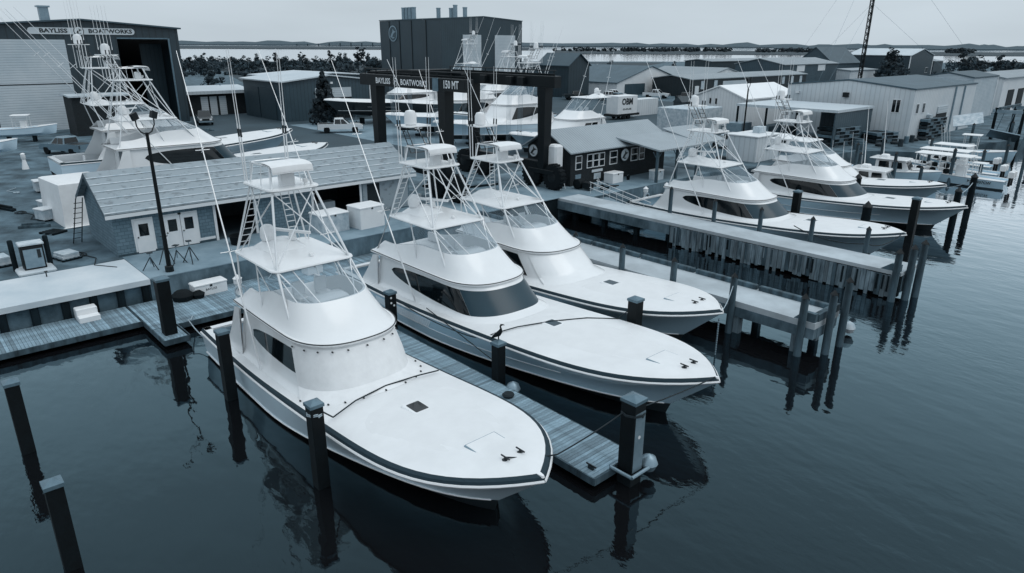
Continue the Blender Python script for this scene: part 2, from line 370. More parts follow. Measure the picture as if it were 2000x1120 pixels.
    def cowl(s, q, off=0):
        e = q ** .9; x, y = outline(s, lerp(xb + .05, xb + .5, q), lerp(xl - .02, xl - 1.5, e) + off, lerp(1.95, 1.5, e) + off, lerp(nose, 1.3, e), 2.6)
        top = zl + (zc - zl) * (1 - .5 * sstep(abs(s), .62, .95)); return (x, y, lerp(zl + .04, top, q ** 1.12))
    Q = [0, .15, .3, .45, .6, .75, .9, 1]
    cw = MB(); cw.loft([[cowl(s, q) for q in Q] + [cowl(s, 1, -.09), cowl(s, .9, -.12), (lambda p: (p[0], p[1], zl + .05))(cowl(s, .95, -.12))] for s in S])
    cowlo = cw.build('flybridge', 'gelcoat', rt, True)
    hc = MB(); hc.bbox(xl - 2.9, xl - 2.1, -.7, .7, zl + .05, zc - .1, .08); hc.build('helm_console', 'gelcoat', cowlo, True)
    for yy in (-.45, .45):
        MB().lathe([(.05, 0), (.05, .5)], (xl - 3.7, yy, zl + .05), 8).bbox(xl - 3.95, xl - 3.45, yy - .25, yy + .25, zl + .55, zl + .68, .04).bbox(xl - 4.0, xl - 3.9, yy - .25, yy + .25, zl + .68, zl + 1.2, .03).build('helm_chair', 'gelcoat', cowlo)
    # hardtop
    hx1 = xl - 3.2; hx0 = hx1 - 3.9; hw = 1.68; zf = zh; hxm = (hx0 + hx1) / 2
    def htop(s, inset, z): 
        pts = []; return pts
    def rrect(x0, x1, hwf, hwa, z, rad=.35, n=5):
        pts = []
        for cx, cy, a0 in ((x1 - rad, hwf - rad, 0), (x0 + rad, hwa - rad, 90), (x0 + rad, -hwa + rad, 180), (x1 - rad, -hwf + rad, 270)):
            for i in range(n + 1):
                a = R(a0 + 90 * i / n); pts.append((cx + rad * math.cos(a), cy + rad * math.sin(a), z))
        return pts
    pipe = 'alu'
    if hard:
        ht = MB(); ht.loft([rrect(hx0 + .05, hx1 - .05, hw - .05, hw - .1, zf - .03), rrect(hx0, hx1, hw, hw - .05, zf + .01), rrect(hx0 + .02, hx1 - .02, hw - .02, hw - .07, zf + .06), rrect(hx0 + .5, hx1 - .7, hw - .6, hw - .5, zf + .11), rrect(hx0 + 1.0, hx1 - 1.6, hw - 1.1, hw - 1.0, zf + .13, .2)], closed=True, caps=True)
        hto = ht.build('hardtop', 'gelcoat', rt, True)
        pd = MB(); px = hx0 + .95; pd.loft([rrect(px - .85, px + .95, .85, .95, zf + .08, .3), rrect(px - .7, px + .6, .65, .8, zf + .22, .3), rrect(px - .6, px + .3, .4, .55, zf + .36, .3), rrect(px - .5, px + .05, .3, .4, zf + .40, .2)], closed=True, caps=True); pd.build('radar_pod', 'gelcoat', hto, True)
        if dome:
            MB().lathe([(.02, .36), (.25, .38), (.30, .5), (.30, .72), (.27, .86), (.18, .97), (.0, 1.02)], (px - .35, -.35 * mirror_dome, zf), 14).build('radar_dome', 'plastic_white', hto, True)
            a = MB(); a.lathe([(.16, .36), (.14, .62), (.05, .66)], (px + .15, .45 * mirror_dome, zf), 10); M_ = Matrix.Rotation(R(28), 3, 'Z'); a.obox((px + .15, .45 * mirror_dome, zf + .70), (.85, .06, .05), M_); a.build('open_array_radar', 'plastic_white', hto, True)
        sp_ = MB(); sp_.lathe([(.09, .05), (.09, .22), (.06, .25)], (hx1 - .9, .25, zf), 8); sp_.box(hx1 - .86, hx1 - .78, .2, .3, zf + .12, zf + .2); sp_.build('searchlight', 'plastic_white', hto)
        # clear enclosure
        if curtain:
            def encl(s, q):
                a = cowl(s, 1, -.02); x, y = outline(s, hx0 + .3, hx1 - .12, hw - .14, .8, 3.2); return (lerp(a[0], x, q), lerp(a[1], y, q), lerp(a[2], zf - .03, q))
            for s0, s1 in ((-.7, -.36), (-.36, 0), (0, .36), (.36, .7)):
                e = MB(); e.loft([[encl(lerp(s0, s1, i / 8), q) for q in (0, .5, 1)] for i in range(9)]); e.build('clear_curtain', 'clear_vinyl', hto, True)
            for s_ in (-.36, .36, -.7, .7, -.14, .14):
                MB().tube([encl(s_, 0), encl(s_, 1)], .022, 6).build('enclosure_pole', pipe, hto, True)
    # tower
    if tower:
        tw = thing_part('tower', rt)
        pf, pa = xl - 4.55, xl - 6.45
        for sg in (1, -1):
            c0 = cowl(sg * .47, .55); f = [(xl - 2.05, sg * 1.72, zl + .18), (hx1 - .12, sg * 1.46, zf), (pf, sg * .82, zp), (pf - .3, sg * .68, zp + .85)]
            MB().tube(f, .047, 8).build('front_leg', pipe, tw, True)
            am = [(xb + .3, sg * 1.72, zl + .1), (hx0 + .15, sg * 1.48, zf), (pa, sg * .82, zp), (pa + .15, sg * .7, zp + .85)]
            MB().tube(am, .04, 8).build('aft_leg', pipe, tw, True)
            # boarding ladder beside the aft leg
            ld = MB(); p0, p1 = Vector((hx0 - .1, sg * 1.30, zf + .05)), Vector((pa - .05, sg * .62, zp)); q0, q1 = p0 + Vector((0, -sg * .38, 0)), p1 + Vector((0, -sg * .34, 0))
            ld.tube([p0, p1], .022, 6).tube([q0, q1], .022, 6)
            for i in range(1, 10): ld.tube([p0.lerp(p1, i / 10), q0.lerp(q1, i / 10)], .018, 5)
            ld.build('ladder', pipe, tw)
            br = MB(); br.tube([(hx1 - .3, sg * 1.45, zf + .05), (pa, sg * .82, zp - .05)], .028, 6); br.build('side_brace', pipe, tw, True)
            b2 = MB(); b2.tube([(hx0 + .4, sg * 1.45, zf + .05), (pf, sg * .82, zp - .3)], .024, 6); b2.build('side_brace', pipe, tw, True)
            MB().tube([(hx1 - .1, sg * 1.45, zf), (xl - 2.0, sg * .85, zl + .75 * (zc - zl))], .028, 6).build('hardtop_strut', pipe, tw, True)
            MB().tube([(hx1 - 1.9, sg * 1.5, zf), (xl - 4.4, sg * 1.75, zl + .25)], .028, 6).build('hardtop_strut', pipe, tw, True)
        MB().tube([(hx1 - .25, 1.42, zf + .08), (pf, -.8, zp - .1)], .024, 6).build('cross_brace', pipe, tw, True)
        MB().tube([(hx1 - .25, -1.42, zf + .08), (pf, .8, zp - .1)], .024, 6).build('cross_brace', pipe, tw, True)
        pl = MB(); pl.loft([rrect(pa - .35, pf + .25, 1.0, 1.02, zp - .03, .3), rrect(pa - .38, pf + .28, 1.03, 1.05, zp + .01, .3), rrect(pa - .36, pf + .26, 1.01, 1.03, zp + .06, .3)], closed=True, caps=True); plo = pl.build('platform', 'gelcoat', tw, True)
        rl = MB(); rg = rrect(pa - .1, pf - .1, .72, .74, zp + .82, .3); rl.tube(rg + rg[:1], .024, 6)
        for sg in (1, -1):
            for xx in (pf - .15, (pf + pa) / 2, pa): rl.tube([(xx, sg * .8, zp + .05), (xx - .05, sg * .71, zp + .82)], .018, 5)
        rl.build('belly_rail', pipe, plo, True)
        MB().bbox(pf - .65, pf - .3, -.28, .28, zp + .06, zp + .55, .06).build('control_pod', 'gelcoat', plo, True)
        MB().lathe([(.07, 0), (.07, .1), (.11, .12), (.11, .22)], (pf - .05, .55, zp + .06), 8).build('spotlight', 'plastic_white', plo, True)
        # buggy top: a curved visor canvas
        zt = zp + .95; bt = MB(); rings = []
        for x, z in ((pf + .28, zt - .27), (pf + .26, zt - .18), (pf + .22, zt - .07), (pf + .08, zt - .01), (pf - .3, zt + .02), (pf - .75, zt + .01)):
            rings.append([(x - .10 * abs(j / 4 - 1) ** 3, lerp(-.80, .80, j / 8), z - .04 * abs(j / 4 - 1) ** 3) for j in range(9)])
        bt.loft(rings); bt.loft([[(p[0], p[1], p[2] - .05) for p in r_] for r_ in rings], flip=True); bt.build('buggy_top', 'canvas', tw, True)
        for sg in (1, -1):
            MB().tube([(pf - .3, sg * .68, zp + .82), (pf - .25, sg * .72, zt - .05)], .02, 5).tube([(pa + .15, sg * .7, zp + .82), (pf - .7, sg * .74, zt - .04)], .02, 5).build('top_support', pipe, tw, True)
        if mast:
            mt = MB(); z1 = zt + .75
            for sg in (1, -1):
                for xx in (pa + .1, pa + .55):
                    mt.tube([(xx, sg * .5, zp + .5), (xx - .75, sg * .5, z1)], .024, 5)
                for q in (.3, .55, .8): mt.tube([(pa + .1 - .75 * q, sg * .5, lerp(zp + .5, z1, q)), (pa + .55 - .75 * q, sg * .5, lerp(zp + .5, z1, q))], .018, 5)
            for q in (0, 1): mt.tube([(pa + .1 - .75 * q, -.5, lerp(zp + .5, z1, q) - .02), (pa + .1 - .75 * q, .5, lerp(zp + .5, z1, q) - .02)], .02, 5)
            mt.build('mast_frame', 'black_trim', tw)
            MB().loft([rrect(pa - 1.0, pa + .25, .75, .7, z1, .2), rrect(pa - 1.0, pa + .25, .75, .7, z1 + .05, .2)], closed=True, caps=True).build('mast_top', 'gelcoat', tw)
            MB().lathe([(.24, .05), (.3, .12), (.3, .55), (.22, .72), (.0, .78)], (pa - .4, -.1, z1), 14).build('satellite_dome', 'plastic_white', tw, True)
        for i in range(whips):
            sg = 1 if i % 2 else -1; xx = pa - .15 - .22 * (i // 2)
            wh = MB(); wh.tube([(xx, sg * .86, zp), (xx, sg * .9, zp + 2.2)], .026, 5).tube([(xx, sg * .9, zp + 2.2), (xx - .05, sg * .95, zp + 4.9)], .018, 5, .008); wh.build('whip_antenna', 'alu_white', tw, True)
            MB().tube([(xx, sg * .88, zp + 1.75), (xx, sg * .895, zp + 2.05)], .04, 6).build('antenna_joint', 'black_trim', tw)
    if riggers:
        for sg in (1, -1):
            p0 = Vector((xl - 3.9, sg * 2.28, zd(xl - 3.9, 2.2) + .1)); p1 = Vector((xl - 3.9 - lean, sg * 1.65, rig_top))
            rg = MB(); rg.tube([p0, p0.lerp(p1, .5), p1], .042, 6, .012); ro = rg.build('outrigger', pipe, rt, True)
            d_ = (p1 - p0).normalized(); u = d_.cross(Vector((0, 0, 1))).normalized(); v = d_.cross(u)
            for q, l in ((.36, .34), (.68, .26)):
                m = MB(); c_ = p0.lerp(p1, q)
                m.tube([c_ - u * l, c_ + u * l], .014, 4).tube([c_ - v * l, c_ + v * l], .014, 4); m.build('spreader', pipe, ro)
    # foredeck fittings
    ns = MB(); rw = [(xl + 1.9 + (dl - 4.2) * i / 14) for i in range(15)]
    def nsw(x): f = (x - rw[0]) / (rw[-1] - rw[0]); return max(.02, (ys(x / L) - .75) * (1 - abs(2 * f - 1) ** 4) ** .5)
    ns.loft([[(x, nsw(x) * j / 4, zd(x, nsw(x) * j / 4) + .006) for j in range(-4, 5)] for x in rw], flip=True); ns.build('nonskid_panel', 'nonskid', rt, True)
    hx = xl + 3.05
    fr = MB(); z_ = zd(hx) - .02; fr.bbox(hx - .44, hx + .44, -.38, .38, z_, z_ + .05, .04); fo = fr.build('deck_hatch', 'gelcoat', rt)
    MB().bbox(hx - .33, hx + .33, -.27, .27, z_ + .03, z_ + .06, .03).build('hatch_glass', 'dark_glass' if mask == 'cover' else 'tinted_glass', fo)
    lx = L - 2.3; lk = MB(); zz = zd(lx, 0) - .005
    lk.bbox(lx - .38, lx + .38, -.55, .55, zz - .05, zz + .018, .02); ll = lk.build('anchor_locker_lid', 'deck_white', rt); MB().bbox(lx - .41, lx + .41, -.58, .58, zz - .05, zz + .008, .02).build('lid_groove', 'canvas_grey', ll)  # grey rim puts the dark gap of the lid's groove into colour
    for yy in (-.28, .28):
        cl = MB(); z_ = zd(L - 1.25, .3); cl.lathe([(.1, 0), (.1, .03), (.04, .05), (.04, .1)], (L - 1.25, yy, z_ - .02), 8).tube([(L - 1.42, yy, z_ + .09), (L - 1.08, yy, z_ + .09)], .025, 6); cl.build('bow_cleat', 'black_trim', rt)
    tp = MB(); z_ = zs(1) + .1; tp.loft([rrect(L - .75, L - .02, .05, .16, z_, .04, 2), rrect(L - .75, L - .04, .04, .14, z_ + .06, .04, 2)], closed=True, caps=True); tp.build('bow_chock', 'gelcoat', rt)
    if vents:
        for sg in (1, -1):
            vt = MB()
            for j in range(6):
                w_ = .50 + j * .062
                vt.tube([(p[0], sg * (p[1] + .012), p[2]) for t in [(xa + .6 + i * .7) / L for i in range(8)] for p in (side(t, w_),)], .014, 4)
            vt.build('engine_vent', 'alu_white', ho)
    return rt
def thing_part(name, parent, loc=(0, 0, 0)):
    o = bpy.data.objects.new(name, None); C.objects.link(o); o.parent = parent; o.location = loc; o.empty_display_size = .2; return o
# ---------------------------------------------------------------- water and land
def watermat():
    m = bpy.data.materials.new('water'); m.use_nodes = True; t = m.node_tree; n = t.nodes; Lk = t.links.new; p = n['Principled BSDF']
    n.remove(p); oo = n['Material Output']; df = n.new('ShaderNodeBsdfDiffuse'); df.inputs[0].default_value = (.005, .0055, .0065, 1)
    gl = n.new('ShaderNodeBsdfGlossy'); gl.inputs['Color'].default_value = (.70, .93, 1.0, 1); gl.inputs['Roughness'].default_value = .03
    fr = n.new('ShaderNodeFresnel'); fr.inputs['IOR'].default_value = 1.33; mu = n.new('ShaderNodeMath'); mu.operation = 'MULTIPLY'; mu.use_clamp = True; mu.inputs[1].default_value = 2.9
    pw = n.new('ShaderNodeMath'); pw.operation = 'POWER'; pw.inputs[1].default_value = 1.28; ms = n.new('ShaderNodeMixShader'); Lk(fr.outputs[0], mu.inputs[0]); Lk(mu.outputs[0], pw.inputs[0]); Lk(pw.outputs[0], ms.inputs[0]); tm = n.new('ShaderNodeMix'); tm.data_type = 'RGBA'; tm.inputs['A'].default_value = (.53, .88, 1.03, 1); tm.inputs['B'].default_value = (.97, .985, 1.0, 1); Lk(pw.outputs[0], tm.inputs['Factor']); Lk(tm.outputs['Result'], gl.inputs['Color']); Lk(df.outputs[0], ms.inputs[1]); Lk(gl.outputs[0], ms.inputs[2]); Lk(ms.outputs[0], oo.inputs[0])
    co = n.new('ShaderNodeTexCoord')
    def nz(scale, det, st=(1, 1, 1), rot=25):
        mp_ = n.new('ShaderNodeMapping'); mp_.inputs['Scale'].default_value = st; mp_.inputs['Rotation'].default_value = (0, 0, R(rot)); Lk(co.outputs['Object'], mp_.inputs[0])
        x = n.new('ShaderNodeTexNoise'); x.inputs['Scale'].default_value = scale; x.inputs['Detail'].default_value = det; Lk(mp_.outputs[0], x.inputs['Vector']); return x.outputs['Fac']
    b1 = n.new('ShaderNodeBump'); b1.inputs['Strength'].default_value = .5; b1.inputs['Distance'].default_value = .05; Lk(nz(.5, 2, (1, 1.9, 1)), b1.inputs['Height'])
    b2 = n.new('ShaderNodeBump'); b2.inputs['Distance'].default_value = .014; Lk(nz(2.4, 3, (1, 1.7, 1)), b2.inputs['Height']); Lk(b1.outputs[0], b2.inputs['Normal'])
    # cat's paws: patches where a breath of wind roughens the surface
    pr = n.new('ShaderNodeMapRange'); pr.inputs[1].default_value = .42; pr.inputs[2].default_value = .68; pr.inputs[3].default_value = .12; pr.inputs[4].default_value = .8
    Lk(nz(.045, 3, (1, 2.2, 1), 60), pr.inputs[0]); Lk(pr.outputs[0], b2.inputs['Strength'])
    Lk(b2.outputs[0], gl.inputs['Normal']); Lk(b2.outputs[0], fr.inputs['Normal']); MATS['water'] = m
watermat()
mat('marsh', .05, .95, var=.5, scale=.02, lo=.022)
mat('far_land', .045, .95, var=.3, scale=.004)
mat('far_hill', .075, .95, var=.2, scale=.003)  # slight haze of distance put into this lighter tone
def struct(b, name, m, smooth=False): return tag(b.build(name, m, None, smooth), None, kind='structure')
struct(MB().add([(-12000, -9000, 0), (3000, -9000, 0), (3000, 12000, 0), (-12000, 12000, 0)], [(0, 1, 2, 3)]), 'water', 'water')
LAND = [(-37.3, -400), (-37.3, 41.2), (-35.7, 41.2), (-35.7, 58), (-34.5, 63), (-32.5, 84), (-27.5, 88), (-22, 115), (60, 300), (240, 900), (-60, 860), (-190, 600), (-330, 430), (-380, 340), (-470, 160), (-500, -400)]
struct(MB().prism(LAND, -2.5, G), 'ground', 'gravel')
# roads and pads, each sheet a few millimetres above the one below
def pad(name, x0, x1, y0, y1, m, z): struct(MB().box(x0, x1, y0, y1, z - .05, z), name, m)
pad('asphalt_yard', -112, -50, 30.5, 128, 'asphalt', G + .006)
pad('asphalt_apron', -134, -112.2, 36.9, 92, 'asphalt', G + .006)
pad('concrete_apron', -99, -62, 46, 62, 'concrete_patio', G + .012)
pad('patio', -42.2, -37.1, 8.95, 41.3, 'concrete_patio', G + .012)
pad('office_patio', -48, -35.6, 41.3, 58, 'concrete_patio', G + .012)
pad('lift_runway', -62, -42.3, 28, 42, 'concrete_stain', G + .016)
struct(MB().box(-41.6, -37.0, -45, 8.9, G - .25, G + .03), 'quay_cap', 'concrete_pale')
struct(MB().prism([(-480, 170), (-130, 60), (-128, 94), (-300, 420), (-380, 335)], G - .3, G + .004), 'marsh_field', 'marsh')
struct(MB().box(-37.5, -37.12, 8.9, 31, -1.5, G - .02), 'quay_wall', 'concrete_stain')
struct(MB().box(-36, -35.6, 41.25, 58, -1.5, G - .02), 'patio_wall', 'concrete_stain')
struct(MB().box(-37.6, -37.2, 31, 39, -1.5, G - .05), 'slip_wall', 'timber_dark')
# timber bulkhead under the pale cap
bh = thing('timber_bulkhead', 'dark timber bulkhead with posts under the pale quay slab', 'bulkhead', (0, 0, 0))
MB().box(-38.2, -37.75, -12, 8.85, -1.5, G - .26).build('backing', 'timber_dark', bh)
for i, yy in enumerate((-2.3, -1.1, .2, 1.4, 2.6, 3.85, 5.1, 6.3, 7.5, 8.65)): MB().bbox(-37.45, -37.1, yy - .17, yy + .17, -1.2, G - .12, .04).build('post', 'timber_dark', bh)
for zz in (.55, 1.02): MB().box(-37.75, -37.5, -12, 8.85, zz, zz + .22).build('wale', 'timber_dark', bh)
rnd = random.Random(4); yy = 1.0
while yy < 8.5:
    wd = rnd.uniform(.2, .32)
    if rnd.random() < .55: MB().box(-37.74, -37.6, yy, yy + wd, .1, rnd.uniform(.45, 1.25)).build('sheet_board', rnd.choice(['timber_pale', 'timber_grey', 'concrete_stain']), bh)
    yy += wd + rnd.uniform(.1, .5)
# ---------------------------------------------------------------- floating docks, plank by plank
def plank_dock(label, x0, x1, y0, y1, along, z=.45, w=.14, skip=None):
    t = thing('floating_dock', label, 'dock', (x0, y0, 0)); lx, ly = x1 - x0, y1 - y0; rnd = random.Random(int(x0 * 7 + y0)); meshes = []
    for k in range(3):
        L_ = lx if along == 'x' else ly
        b = MB(); b.bbox(0, lx, 0, w * .93, -.04, 0, .006) if along == 'x' else b.bbox(0, w * .93, 0, ly, -.04, 0, .006)
        o = b.build('plank', 'plank_0', t); o.location = (0, 0, -50); meshes.append(o)
    first = True; n = int((ly if along == 'x' else lx) / w)
    for i in range(n):
        src = meshes[0]; loc = (rnd.uniform(-.012, .012), i * w, z + rnd.uniform(-.004, .004)) if along == 'x' else (i * w, rnd.uniform(-.012, .012), z + rnd.uniform(-.004, .004))
        inst(src, loc, t, 0, 'plank_%d' % rnd.choice([0, 0, 1, 1, 2, 3]))
    for o in meshes: bpy.data.objects.remove(o)
    MB().box(.06, lx - .06, .06, ly - .06, .12, z - .05).build('float', 'timber_dark', t)
    for nm, bx in (('edge_board', (-.05, 0, -.03, ly + .03)), ('edge_board', (lx, lx + .05, -.03, ly + .03)), ('edge_board', (0, lx, -.05, 0)), ('edge_board', (0, lx, ly, ly + .05))):
        MB().box(bx[0], bx[1], bx[2], bx[3], z - .26, z - .01).build(nm, 'timber_grey', t)
    return t
plank_dock('plank floating dock along the timber bulkhead at the left edge', -37.05, -34.45, -6, 7.62, 'x')
plank_dock('wide plank floating dock below the quay wall at the yacht sterns', -37.05, -33.0, 7.7, 28.3, 'x')
plank_dock('small square plank dock platform round the black guide pile', -32.94, -31.3, 7.7, 8.75, 'x')
plank_dock('narrow plank finger dock between the two nearest yachts', -32.9, -11.6, 14.1, 16.1, 'y')
plank_dock('plank floating dock below the office patio wall', -35.5, -32.6, 42.3, 58, 'x')
# ---------------------------------------------------------------- concrete piers of the lift slip
p1 = thing('concrete_pier', 'lower concrete lift pier with timber kerb and pointed posts', 'pier', (-37.2, 28.5, 0))
MB().box(0, 25.6, 0, 2.4, G - .28, G).build('slab', 'concrete', p1)
MB().box(0, 25.6, -.03, .3, .85, G - .285).build('fascia_beam', 'concrete_stain', p1); MB().box(0, 25.55, 2.1, 2.42, .85, G - .285).build('fascia_beam', 'concrete_stain', p1)
MB().box(25.3, 25.62, .3, 2.1, .85, G - .285).build('fascia_beam', 'concrete_stain', p1)
for i in range(7): MB().bbox(i * 3.62, i * 3.62 + 3.5, 2.15, 2.4, G + .004, G + .24, .03).build('kerb_timber', 'timber_grey', p1)
for i in range(9): MB().bbox(1.4 + i * 2.9, 1.75 + i * 2.9, .04, .38, -2, .85, .02).build('support_column', 'timber_pale', p1)
for i in range(9): MB().bbox(1.4 + i * 2.9, 1.75 + i * 2.9, 1.95, 2.29, -2, .85, .02).build('support_column', 'timber_pale', p1)
MB().add([(24.6, .05, G + .004), (25.55, .05, G + .004), (25.55, .3, G + .004), (24.6, .3, G + .004), (25.0, .05, G + .4), (25.55, .05, G + .4), (25.55, .3, G + .4), (25.0, .3, G + .4)], [(0, 1, 5, 4), (1, 2, 6, 5), (2, 3, 7, 6), (3, 0, 4, 7), (4, 5, 6, 7)]).build('end_stop', 'timber_grey', p1)
MB().box(25.35, 25.6, .32, 2.38, G + .004, G + .35).build('end_stop', 'timber_grey', p1)
p2 = thing('concrete_pier', 'upper concrete lift pier faced with weathered vertical boards', 'pier', (-37.2, 38.95, 0))
MB().box(0, 25.4, 0, 2.3, G - .2, G + .002).build('slab', 'concrete', p2)
MB().box(0, 10.6, -.02, .35, .75, G - .205).build('fascia_beam', 'concrete_stain', p2)
MB().box(10.6, 25.35, .12, .4, .2, G - .205).build('backing_wall', 'timber_dark', p2); MB().box(0, 25.35, 2.0, 2.28, .5, G - .205).build('fascia_beam', 'concrete_stain', p2)
MB().box(25.1, 25.38, .4, 2.0, .4, G - .205).build('fascia_beam', 'concrete_stain', p2)
rnd = random.Random(11); xx = 10.65; bm = None
while xx < 25.1:
    wd = rnd.choice([.22, .25, .27, .3]); zb = .10 + rnd.uniform(-.14, .16)
    yo = rnd.uniform(-.035, .03)
    MB().box(xx, xx + wd - .022, yo, yo + .07, zb, G - .22 - rnd.uniform(0, .05)).build('facing_board', rnd.choice(['timber_pale', 'timber_pale', 'timber_board', 'timber_board', 'timber_board', 'timber_grey']), p2)
    if rnd.random() < .4: MB().box(xx + .03, xx + wd * .45, yo - .03, yo - .002, zb + rnd.uniform(.15, .5), G - .3).build('batten', rnd.choice(['timber_grey', 'timber_board', 'timber_dark']), p2)
    xx += wd
for i in range(8): MB().bbox(1.2 + i * 3.0, 1.55 + i * 3.0, .45, .8, -2, G - .21, .02).build('support_column', 'timber_dark', p2)
MB().add([(24.3, .05, G + .006), (25.3, .05, G + .006), (25.3, .3, G + .006), (24.3, .3, G + .006), (24.8, .05, G + .38), (25.3, .05, G + .38), (25.3, .3, G + .38), (24.8, .3, G + .38)], [(0, 1, 5, 4), (1, 2, 6, 5), (2, 3, 7, 6), (3, 0, 4, 7), (4, 5, 6, 7)]).build('end_stop', 'timber_grey', p2)
# ---------------------------------------------------------------- pilings
ORD = 'first second third fourth fifth sixth seventh eighth ninth tenth eleventh twelfth thirteenth fourteenth fifteenth sixteenth seventeenth eighteenth'.split()
def scr(p): v = Vector((p[0], p[1], 1.0 - CAM_H)); return v.dot(rr) / v.dot(fw)
def piling(x, y, top, label, kind='square', w=.2, group='mooring pilings', base=-2.0):
    t = thing('piling', label, 'piling', (x, y, 0), group=group)
    if kind == 'square':
        MB().bbox(-w, w, -w, w, base, top, .015).build('shaft', 'pile_black', t)
        MB().box(-w - .03, w + .03, -w - .03, w + .03, top - .1, top + .002).add([(-w - .03, -w - .03, top + .004), (w + .03, -w - .03, top + .004), (w + .03, w + .03, top + .004), (-w - .03, w + .03, top + .004), (0, 0, top + .12)], [(0, 1, 4), (1, 2, 4), (2, 3, 4), (3, 0, 4)]).build('cap', 'grey_metal', t)
    else:
        m = 'timber_dark' if kind == 'dark' else 'timber_grey'
        MB().lathe([(w, base), (w * .98, top * .5), (w * .92, top)], n=10).build('shaft', m, t, True)
        MB().lathe([(w * 1.04, top - .05), (w * 1.04, top + .02), (.01, top + w * 1.3)], n=4 if kind == 'grey' else 10).build('cap', 'dark_metal', t)
    return t
piling(-18.6, 1.45, 2.6, 'black square piling with grey pyramid cap nearest the bottom left corner')
piling(-25.8, 1.6, 2.6, 'black square piling cut by the left edge of the picture')
piling(-24.9, 8.1, 2.85, 'black square piling beside the stern quarter of the nearest yacht')
piling(-17.45, 8.0, 2.9, 'black square piling with a rope round its top beside the nearest yacht')
piling(-32.05, 8.15, 3.1, 'thick black guide pile through the small square dock platform', w=.27)
q = piling(-11.2, 15.3, 2.95, 'tall black square pile with one pale face at the finger dock end', w=.27)
MB().box(.276, .284, -.22, .24, .5, 2.55).build('pale_face', 'galv', q); MB().lathe([(.06, .285), (.06, .295)], (0, 0, 1.7), 8, 'x').build('bolt', 'white_paint', q)
rg = MB()
for a, b in (((-.42, -.42), (.42, -.42)), ((.42, -.42), (.42, .42)), ((.42, .42), (-.42, .42)), ((-.42, .42), (-.42, -.42))): rg.tube([(a[0], a[1], .5), (b[0], b[1], .5)], .06, 8)
rg.build('guide_ring', 'galv', q, True)
q = piling(-18.55, 16.3, 2.05, 'short black square piling with a bird on top beside the finger dock')
for k, (yy, zz) in enumerate(((-.1, 1.75), (.1, 1.6), (-.1, 1.5))): MB().lathe([(.05, -.22), (.05, -.2)], (0, yy, zz), 8, 'x').build('bolt', 'white_paint', q)
q = piling(-26.2, 16.3, 2.1, 'short black square piling with pale bolts between the two nearest yachts')
for k, (yy, zz) in enumerate(((-.1, 1.85), (-.1, 1.6), (.05, 1.45))): MB().lathe([(.05, .2), (.05, .22)], (0, yy, zz), 8, 'x').build('bolt', 'white_paint', q)
piling(-16.9, 22.7, 2.75, 'dark square piling between the second yacht and the third', w=.24)
for i, x in enumerate((-25.6, -22.2, -18.9, -15.55)): piling(x, 28.35, 2.8, ['fourth', 'third', 'second', 'first'][i] + ' pointed grey post from the seaward end of the lower pier, near side', 'grey', .17, 'pier posts')
for i, (x, y, tp) in enumerate(((-12.1, 28.3, 2.7), (-11.35, 29.4, 2.8), (-11.3, 30.75, 3.1))): piling(x, y, tp, ['leftmost', 'middle', 'rightmost'][i] + ' pointed grey post of the three at the lower pier end', 'grey', .18, 'pier posts')
for i, x in enumerate((-28.4, -24.8, -21.4, -18.0, -14.7)): piling(x, 41.45, 3.0 if i else 3.3, ['fifth', 'fourth', 'third', 'second', 'first'][i] + ' pointed grey post from the seaward end of the upper pier, far side', 'grey', .15, 'pier posts')
for i, (x, y, tp) in enumerate(((-12.0, 38.75, 2.7), (-11.6, 39.6, 2.85), (-11.4, 40.5, 3.0))): piling(x, y, tp, ['leftmost', 'middle', 'rightmost'][i] + ' weathered post of the three at the upper pier end', 'grey', .2, 'pier posts')
piling(-23.9, 51.6, 2.5, 'tall dark square piling in front of the farther masked yacht', w=.25)
piling(-15.9, 52.6, 3.1, 'tall dark square piling by the bow of the farther masked yacht', w=.24)
piling(-27.2, 51.8, 2.3, 'short dark piling between the two masked yachts near the house', 'dark', .25)
piling(-18.6, 51.4, 2.2, 'fat dark piling wrapped in rope between the two masked yacht bows', 'dark', .33)
piling(-15.5, 60.4, 2.6, 'dark piling with pale rope turns off the far bow', 'dark', .26)
piling(-15.8, 65.0, 3.1, 'tall dark piling at the outer end of the far mooring lines', 'dark', .26)
piling(-23.6, 62.0, 2.3, 'dark piling beside the small white cabin boat', 'dark', .3); piling(-26.9, 61.8, 2.3, 'short dark piling behind the far windscreen', 'dark', .25)
BP = ((-23.2, 69.0, 3.0), (-22.0, 72.4, 2.2), (-24.8, 73.5, 3.1), (-26.8, 70.0, 3.2), (-21.2, 78.5, 3.4), (-28.5, 80, 3.6), (-19.0, 88.0, 3.2), (-18.0, 91.5, 3.6), (-17.6, 95.0, 3.4), (-19.8, 83.0, 3.0), (-25.2, 84.5, 3.5), (-29.5, 76, 3.3), (-15.2, 90.5, 3.3), (-14.8, 96.0, 3.4), (-22.5, 104, 4.2), (-25.6, 100, 4.0))
for i, (x, y, tp) in enumerate(BP):
    piling(x, y, tp, ORD[sorted(BP, key=scr).index((x, y, tp))] + ' from the left of the grey pilings among the small boats', 'grey', .17, 'small boat basin pilings')
